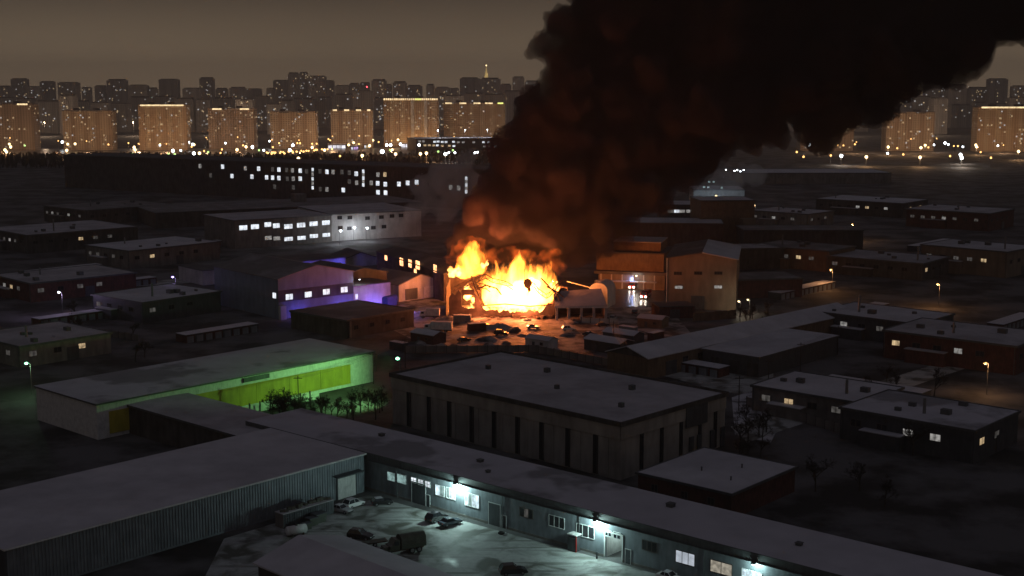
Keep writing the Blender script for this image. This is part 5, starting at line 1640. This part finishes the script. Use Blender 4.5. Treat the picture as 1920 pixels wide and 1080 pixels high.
def fire_engine(label, P, rz, blue=False, ladder=True):
    t = thing('fire_engine', label, 'fire engine', P, rz)
    MB().box(-3.9, -1.1, .6, 3.9, 1.1, .9).build('chassis', M['steel'], t)
    MB().box(-3.9, -1.25, .9, 1.5, 1.25, 3.1).build('body', M['car_red'], t, bevel=.06)
    MB().box(-3.92, -1.265, 1.55, 1.45, 1.265, 1.8).build('stripe', M['car_white'], t)
    MB().prism([(1.55, .7), (3.9, .7), (3.9, 1.7), (3.6, 2.95), (1.55, 3.0)], 'y', -1.22, 1.22).build('cab', M['car_red'], t, bevel=.08)
    MB().add([(3.905, -1.05, 1.75), (3.905, 1.05, 1.75), (3.63, 1.0, 2.85), (3.63, -1.0, 2.85)], [(0, 1, 2, 3)]).build('windscreen', M['glass'], t)
    for s in (-1, 1):
        MB().box(2.0, s * 1.23 - .01, 1.8, 3.2, s * 1.23 + .01, 2.7).build('side_window', M['glass'], t)
        MB().box(3.88, s * .85 - .34, .85, 4.0, s * .85 + .34, 1.4).build('headlight', M['headlight'], t)
        for k in range(3):
            MB().box(-3.4 + k * 1.6, s * 1.256 - .012, 1.0, -2.0 + k * 1.6, s * 1.256 + .012, 1.5).build('locker', M['rim'], t)
        for xx in (-2.4, 2.5):
            wheel(t, xx, s * 1.02, .52, .34)
        lamp(t, (4.4, s * .85, 1.1), 140, (1.0, .9, .75), .1)
    MB().box(2.1, -1.1, 3.0, 2.6, 1.1, 3.3).build('light_bar', M['bulb_blue' if blue else 'car_blue'], t)
    if blue:
        lamp(t, (2.35, 0, 4.2), 500, (.25, .4, 1.0), .3)
    if ladder:
        b = MB()
        for s in (-.35, .35):
            b.box(-3.8, s - .05, 3.15, 1.2, s + .05, 3.3)
        for k in range(12):
            b.box(-3.7 + k * .42, -.3, 3.2, -3.64 + k * .42, .3, 3.27)
        b.build('ladder', M['rim'], t)
    return t
fire_engine('fire engine with lit headlights, nearest on the wet street', G(1211, 559), R(-110))
fire_engine('fire engine with lit headlights, behind the first towards the fire', G(1184, 541), R(-95), True)
fire_engine('fire engine with a glowing blue light bar before the stepped building', G(1214, 535), R(-80), True)
lamp_post('lamp on a pole above the fire engines', G(1196, 545), 6.0, 'bulb_yellow', 500, (1.0, .9, .75), R(180), bulb=.4, arm=.5)

# ------------------------------------------------------------------ bare trees
def bare_tree(seed, h):
    rr = random.Random(seed)
    trunk, crown = MB(), MB()
    def grow(p, d, l, r, lev):
        q = p + d * l
        (trunk if lev < 2 else crown).cyl(p, q, r, r * .62, 5 if lev < 2 else 3)
        if lev >= 5:
            return
        k = 3 if lev else 5
        for i in range(k + (1 if rr.random() < .5 else 0)):
            t = rr.uniform(.45, 1.0)
            nd = (d * .9 + Vector((rr.gauss(0, .5), rr.gauss(0, .5), rr.gauss(.12, .35)))).normalized()
            grow(p + d * l * t, nd, l * rr.uniform(.5, .75), max(.025, r * .5), lev + 1)
    grow(Vector((0, 0, 0)), Vector((rr.gauss(0, .05), rr.gauss(0, .05), 1)).normalized(), h * .38, h * .022, 0)
    return trunk.mesh('trunk', M['bark']), crown.mesh('crown', M['twig'])
TR = [bare_tree(s, 9) for s in (1, 2, 3, 4)]
rt = random.Random(31)
def plant_tree(P, s, label, group, k=None):
    t = thing('bare_tree', label, 'tree', P, rt.uniform(0, 6), group)
    t.scale = (s, s, s * rt.uniform(.9, 1.1))
    a, b_ = TR[rt.randrange(4) if k is None else k]
    link('trunk', a, t)
    link('crown', b_, t)
for i in range(30):
    px = rt.uniform(505, 722)
    py = 798 - abs(px - 610) * .05 - rt.uniform(0, 22)
    plant_tree(G(px, py), rt.uniform(.55, .95), 'dark bare tree in the thicket between the yellow hall and the workshop', 'bare trees in the dark thicket')
for i in range(9):
    plant_tree(G(rt.uniform(1386, 1440), rt.uniform(790, 880)), rt.uniform(.6, .9), 'bare tree on the snowy slope right of the panel warehouse', 'bare trees right of the panel warehouse')
for i in range(6):
    plant_tree(G(rt.uniform(1385, 1445), rt.uniform(585, 608)), rt.uniform(.6, .9), 'bare tree in the yard right of the tan hall', 'bare trees right of the tan hall')
for i in range(10):
    plant_tree(G(rt.uniform(1480, 1900), rt.uniform(700, 960)), rt.uniform(.7, 1.1), 'bare tree among the sheds at the far right', 'bare trees at the far right')
for i in range(8):
    plant_tree(G(rt.uniform(20, 330), rt.uniform(560, 690)), rt.uniform(.7, 1.1), 'bare tree among the sheds at the far left', 'bare trees at the far left')
# dark belt of bare woodland in front of the avenue: one mass
b = MB()
rw = random.Random(8)
for i in range(2600):
    px = rw.uniform(-60, 960)
    P = G(px, 296 + rw.uniform(0, 20) - (6 if px > 780 else 0))
    hh = rw.uniform(4, 9)
    for k in range(3):
        a = rw.uniform(0, 6.28)
        d = Vector((math.cos(a), math.sin(a), 0)) * rw.uniform(.8, 2.6)
        z0 = hh * rw.uniform(0, .3)
        b.add([P + Vector((0, 0, z0)) - d * .3, P + Vector((0, 0, z0)) + d * .3, P + d + Vector((0, 0, hh * rw.uniform(.7, 1))), P + d * .4 + Vector((0, 0, hh * 1.05))], [(0, 1, 2, 3)])
tag(b.build('woodland', M['twig']), 'dark belt of bare woodland in front of the avenue', kind='stuff')

# ------------------------------------------------------------------ sheds and yards around, outside the middle of the view
FILL = [('right', 1470, 425, 40, 30, 8, 'conc', 'snow_dirty', 'grey shed with a dirty snow roof right of the ochre block'), ('right', 1625, 405, 60, 40, 9, 'conc_dark', 'snow', 'long dark shed under the right end of the plume'),
        ('right', 1790, 430, 50, 40, 10, 'brick', 'snow_dirty', 'dark brick hall at the right edge of the view'), ('right', 1495, 505, 38, 26, 9, 'brick_tan', 'roof_bare', 'ochre hall with a bare roof right of the dark yard shed'),
        ('right', 1655, 520, 44, 30, 7, 'conc_dark', 'snow_dirty', 'low stained concrete shed right of the ochre hall'), ('right', 1820, 515, 40, 30, 11, 'tan', 'snow', 'tan hall with a clean snow roof at the right edge'),
        ('right', 1640, 640, 36, 26, 7, 'metal_dark', 'snow', 'dark metal shed with a clean snow roof beyond the long hall'), ('right', 1800, 690, 40, 28, 8, 'brick', 'snow_dirty', 'brick shed with patchy snow at the right edge'),
        ('right', 1530, 790, 30, 22, 6, 'conc', 'snow', 'pale concrete shed right of the panel warehouse'), ('right', 1720, 850, 32, 24, 7, 'metal_dark', 'snow_thin', 'dark shed with wind-blown snow at the lower right'),
        ('left', 20, 470, 50, 60, 9, 'conc_dark', 'snow_dirty', 'long dark shed at the left edge below the factory'), ('left', 210, 500, 36, 50, 8, 'conc', 'snow', 'grey shed with a clean snow roof left of the blue-lit hall'),
        ('left', 30, 560, 34, 44, 7, 'brick', 'snow_dirty', 'low brick shed at the left edge'), ('left', 230, 600, 30, 34, 7, 'metal_dark', 'snow', 'dark metal shed left of the gable-fronted hall'),
        ('left', 130, 420, 50, 60, 9, 'conc_dark', 'roof_bare', 'bare-roofed shed left of the office block'), ('left', 0, 680, 30, 30, 6, 'conc', 'snow_dirty', 'small concrete shed at the left edge beyond the yellow hall')]
rf_ = random.Random(12)
for sd, px, py, L, W, h, wm, rm, lb in FILL:
    t = block('shed', lb, G(px, py), R(-42 + rf_.uniform(-4, 4)), L, W, h, wm, rm, (L * .6, 0))
    n = int(L / 7)
    for i in range(n):
        window(t, 4 + i * 6.4, 0, h * .62, 2.4, 1.5, rf_.choice(('glass', 'glass', 'glass', 'glass', 'lit_dim', 'lit_dim', 'lit_mid', 'lit_warm')), 2, 0, 'frame_dark')
    for i in range(int(W / 9)):
        window(t, L, 4 + i * 8.0, h * .62, 2.4, 1.5, rf_.choice(('glass', 'glass', 'glass', 'lit_dim', 'lit_warm')), 2, R(90), 'frame_dark')
    MB().box(L + .02, W * .5, 0, L + .14, W * .5 + 4, 4).build('door', M['metal_dark'], t)
    for i in range(4):
        u_, v_, s_ = rf_.uniform(3, L - 4), rf_.uniform(3, W - 4), rf_.uniform(.5, 1.3)
        MB().box(u_, v_, h + .4, u_ + 2 * s_, v_ + 1.4 * s_, h + .6 + s_).build('roof_vent', M['fascia'], t)
    for u_ in (0.4, L - .4):
        MB().cyl((u_, -.15, 0), (u_, -.15, h), .12, n=6).build('downpipe', M['fascia'], t)
    u_ = rf_.uniform(4, L - 4)
    MB().cyl((u_, W * .3, h + .3), (u_, W * .3, h + rf_.uniform(3, 7)), .4, .35, 8).build('flue', M['pole'], t)
    MB().box(L * .2, -2.6, 0, L * .5, -.01, h * .5).build('lean_to', M[wm], t)
    MB().box(L * .2 - .2, -2.9, h * .5, L * .5 + .2, -.01, h * .5 + .25).build('lean_to_roof', M[rm], t)
for px, py, pw, cl, mt, lb in ((1560, 545, 2600, (1, .45, .16), 'bulb_warm', 'added sodium lamp in the lane below the ochre hall at the right'), (1760, 575, 2600, (1, .45, .16), 'bulb_warm', 'added sodium lamp by the tan hall at the right edge'),  # sodium lamps added to tint the right side reddish brown
                               (1600, 450, 3200, (1, .5, .2), 'bulb_warm', 'added sodium lamp between the sheds under the plume'), (1850, 740, 1600, (1, .5, .2), 'bulb_warm', 'added sodium lamp by the brick shed at the right edge'),
                               (118, 592, 2200, (.75, .55, 1), 'bulb_white', 'added pale violet lamp between the sheds at the left'), (330, 560, 1500, (.5, .35, 1), 'bulb_violet', 'added violet lamp left of the gable-fronted hall'),  # violet lamps added to tint the left side
                               (90, 450, 2200, (1, .7, .4), 'bulb_yellow', 'warm lamp by the long shed at the left edge'), (60, 740, 1400, (.5, 1, .5), 'bulb_green', 'green lamp at the left end of the yellow hall')):
    lamp_post(lb, G(px, py), 8.5, mt, pw, cl, R(200), bulb=.45, arm=.8)
# ------------------------------------------------------------------ clutter in front of the fire
def heap_mesh(seed, r, h, m):
    b = MB()
    n, rings = 14, 5
    vs = [(0, 0, h)]
    for j in range(1, rings + 1):
        t = j / rings
        for i in range(n):
            a = 2 * math.pi * i / n
            q = 1 + .35 * noise.noise((math.cos(a) * 1.3 + seed * 7, math.sin(a) * 1.3, t * 2))
            vs.append((r * t * q * math.cos(a), r * t * q * math.sin(a), max(-.02, h * (1 - t * t) * (1 + .5 * noise.noise((i * .7, j * .9, seed * 3.1))))) if j < rings else (r * q * math.cos(a), r * q * math.sin(a), -.05))
    fs = [(0, 1 + i, 1 + (i + 1) % n) for i in range(n)]
    for j in range(rings - 1):
        for i in range(n):
            a, c = 1 + j * n + i, 1 + j * n + (i + 1) % n
            fs.append((a, a + n, c + n, c))
    return b.add(vs, fs).mesh('heap', m, True)
HP = [heap_mesh(k, 2.6 + .5 * k, 0.9 + .2 * k, M['fire_yard']) for k in range(4)]
rc = random.Random(44)
for i in range(26):
    px, py = rc.uniform(790, 1250), rc.uniform(598, 655)
    if py > 620 + (1250 - px) * .08 + 12:
        continue
    o = link('snow_heap', HP[i % 4], None, G(px, py), rc.uniform(0, 6))
    o.scale = (rc.uniform(.6, 1.7), rc.uniform(.5, 1.1), rc.uniform(.6, 1.2))
    tag(o, 'ragged heap of cleared snow glowing orange before the fire', 'snow heap', 'snow heaps before the fire')
for i, (px, py, rz, pm, kd, lb) in enumerate(((905, 612, 10, 'car_silver', 'sedan', 'snow-covered silver sedan before the left end of the burning front wall'), (940, 628, -15, 'car_black', 'suv', 'black suv in the middle of the churned snow'),
        (1035, 640, 30, 'car_white', 'hatch', 'small white hatchback nearest the panel warehouse'), (1150, 600, 70, 'car_silver', 'suv', 'silver suv by the open shed end'), (1105, 630, -30, 'car_blue', 'sedan', 'dark blue sedan below the open shed'),
        (870, 640, 40, 'car_black', 'sedan', 'black sedan at the lower left of the fire yard'), (1190, 588, 80, 'car_black', 'suv', 'black suv waiting on the wet street below the fire engines'))):
    car(lb, G(px, py), R(rz), pm, kd, snow=(i % 2 == 0))
def hut(label, P, rz, L, W, h, wm, rm, name='hut', cat='hut', group=None):
    t = thing(name, label, cat, P, rz, group)
    walls(t, L, W, h, wm, .2)
    gable_roof(t, L, W, h, h * .3, 'x', rm, wm, .3, .2)
    MB().box(L * .3, -.08, 0, L * .3 + 1.0, -.01, 2.0).build('door', M['metal_dark'], t)
    window(t, L * .7, 0, 1.6, 1.0, .8, 'glass', 2, 0, 'frame_dark')
    return t
hut('small brick hut at the left foot of the fire yard', G(770, 640), R(-40), 10, 6, 3, 'brick', 'snow')
hut('small plaster hut below the snowy cars', G(985, 650), R(-38), 9, 5, 2.8, 'plaster', 'snow_dirty')
hut('dark sheet-metal hut right of the snow heaps', G(1130, 640), R(-40), 12, 6, 3.2, 'metal_dark', 'snow')
hut('ochre hut by the wet street', G(1195, 612), R(-30), 9, 6, 3, 'brick_tan', 'snow_dirty')
hut('low dark hut between the panel warehouse and the long hall', G(1095, 655), R(-42), 14, 7, 3.4, 'conc_dark', 'snow')
for i, (px, py, rz, m) in enumerate(((850, 605, -4, 'metal'), (880, 622, 20, 'brick'), (1160, 625, -40, 'metal'), (1225, 640, 48, 'brick'), (730, 655, -42, 'metal_dark'))):
    t = thing('cargo_container', ('blue-grey cargo container against the burning front wall', 'rust-red cargo container slanted on the churned snow', 'blue-grey cargo container below the open shed', 'rust-red cargo container at the corner of the long hall', 'dark cargo container by the lone green lamp')[i], 'container', G(px, py), R(rz))
    o = corrugated(6.0, 2.4, .4, .07).build('side_panel', M[m], t)
    o.location = (0, -.005, .1)
    MB().box(0, 0, .1, 6, 2.4, 2.55).build('shell', M[m], t)
    MB().box(-.03, -.08, 2.55, 6.03, 2.43, 2.65).build('roof', M['snow'], t)
    for k in (0, 1):
        MB().box(6.0, .1 + 1.15 * k, .15, 6.06, 1.15 + 1.15 * k, 2.5).build('door', M[m], t)
def panel_fence(label, A, B, m='conc', h=2.2, group=None, step=3.0):
    d = B - A
    t = thing('panel_fence', label, 'fence', A, math.atan2(d.y, d.x), group)
    n = max(1, int(d.length / step))
    st = d.length / n
    pm = MB().box(.12, -.06, .05, st - .12, .06, h).mesh('panel', M[m])
    qm = MB().box(-.12, -.12, 0, .12, .12, h + .2).mesh('post', M['conc_dark'])
    for i in range(n):
        link('panel', pm, t, (i * st, 0, 0))
        link('post', qm, t, (i * st, 0, 0))
    return t
panel_fence('concrete fence between the fire yard and the panel warehouse', G(760, 662), G(1010, 660))
panel_fence('concrete fence running from the panel warehouse to the long hall', G(1010, 662), G(1160, 690))
panel_fence('pale fence before the open shed', G(1090, 605), G(1160, 608), 'plaster', 1.8)
panel_fence('snow-dusted fence along the lane at the right edge of the panel warehouse', G(1400, 760), G(1600, 820))
panel_fence('fence at the left between the low brick shed and the dark metal shed', G(60, 610), G(260, 640))
# rows of small garages filling the gaps around
gm = MB().box(0, 0, 0, 5.6, 3.4, 2.5).mesh('wall', M['brick'])
gm2 = MB().box(0, 0, 0, 5.6, 3.4, 2.5).mesh('wall', M['metal_dark'])
gr_ = grid_slab(5.6, 3.4, 2.5, .15, .25, .04).mesh('roof', [M['snow'], M['fascia']])
gd = MB().box(5.6, .5, 0, 5.68, 2.9, 2.1).mesh('door', M['metal'])
ROWS = [(1440, 560, 12, 48, 'beyond the tan hall yard'), (1560, 600, 9, 48, 'above the long hall'), (1480, 460, 10, 48, 'under the plume at the right'), (1700, 470, 12, 48, 'between the right-hand sheds'), (1850, 620, 8, 48, 'at the right edge'), (1560, 720, 8, -42, 'beyond the panel warehouse lane'),
        (40, 520, 10, 48, 'at the left edge'), (150, 545, 9, 48, 'by the pale violet lamp'), (300, 470, 10, 48, 'left of the office block'), (330, 640, 8, 48, 'left of the dark block'), (60, 610, 8, 48, 'below the low brick shed'), (400, 505, 8, 48, 'left of the blue-lit hall'), (1290, 690, 4, -42, 'below the ochre side wall')]
for px, py, n, a, wh in ROWS:
    P0 = G(px, py)
    for i in range(n):
        q = P0 + Vector((math.cos(R(a)), math.sin(R(a)), 0)) * (3.6 * i)
        t = thing('garage', 'small snow-roofed lock-up garage in the row ' + wh, 'garage', q, R(a - 90), 'garages ' + wh)
        link('wall', gm if (i * 7 + n) % 3 else gm2, t)
        link('roof', gr_, t)
        link('door', gd, t)
# wooden utility poles with wires along the lanes
def pole_line(pts, label, group):
    b = []
    for i, p in enumerate(pts):
        t = thing('utility_pole', label, 'utility pole', p, 0, group)
        MB().cyl((0, 0, 0), (0, 0, 9), .14, .1, 6).box(-1.1, -.08, 8.3, 1.1, .08, 8.45).build('post', M['bark'], t)
        if i + 1 < len(pts):
            d = pts[i + 1] - p
            for s_ in (-.9, 0, .9):
                w = MB()
                for k in range(8):
                    z = lambda u: 8.5 - 4 * .7 * u * (1 - u)
                    w.cyl(Vector((s_, 0, z(k / 8))) + d * (k / 8), Vector((s_, 0, z((k + 1) / 8))) + d * ((k + 1) / 8), .03, n=3)
                w.build('wire', M['steel'], t)
pole_line([G(1385, 770), G(1440, 735), G(1500, 700), G(1570, 665)], 'wooden utility pole along the snowy lane right of the panel warehouse', 'poles along the right lane')
pole_line([G(760, 690), G(700, 720), G(560, 770)], 'wooden utility pole beside the dark thicket', 'poles beside the thicket')
pole_line([G(1150, 655), G(1170, 700)], 'wooden utility pole between the panel warehouse and the long hall', 'poles by the long hall')
sheet('lane', [G(1370, 800), G(1400, 830), G(1960, 640), G(1960, 620)], 0.006, 'yard', 'snow-packed lane running off to the right')
sheet('lane', [G(-20, 545), G(-20, 556), G(500, 520), G(500, 513)], 0.006, 'yard', 'snow-packed lane running off to the left')

# tall lamps added between the far blocks to brighten their facades
for i in range(26):
    Y = 2550 + (i % 2) * 700 + rl.uniform(-40, 40)
    px = -20 + i * 78
    p = D(px, 240, Y)
    t = thing('street_lamp', 'added tall lamp brightening the far apartment blocks', 'street lamp', (p.x, p.y - 150, 0), 0, 'added tall lamps among the far blocks')
    MB().cyl((0, 0, 0), (0, 0, 24), 0.3, n=5).build('pole', M['pole'], t)
    MB().ball((0, 0, 25), 1.0, 8, 6).build('bulb', M['bulb_warm'], t)
    lamp(t, (0, -1.5, 24), 60000, (1.0, 0.70, 0.46), 2.0)

# ------------------------------------------------------------------ the hazy night air
hz = MB().box(-6050, -60, -1.0, 6050, 9050, 260.0).build('haze', volume('night_haze', 0.0001, (0.9, 0.86, 0.8), 0.2))
tag(hz, 'thin smoky night haze over the district', kind='stuff')
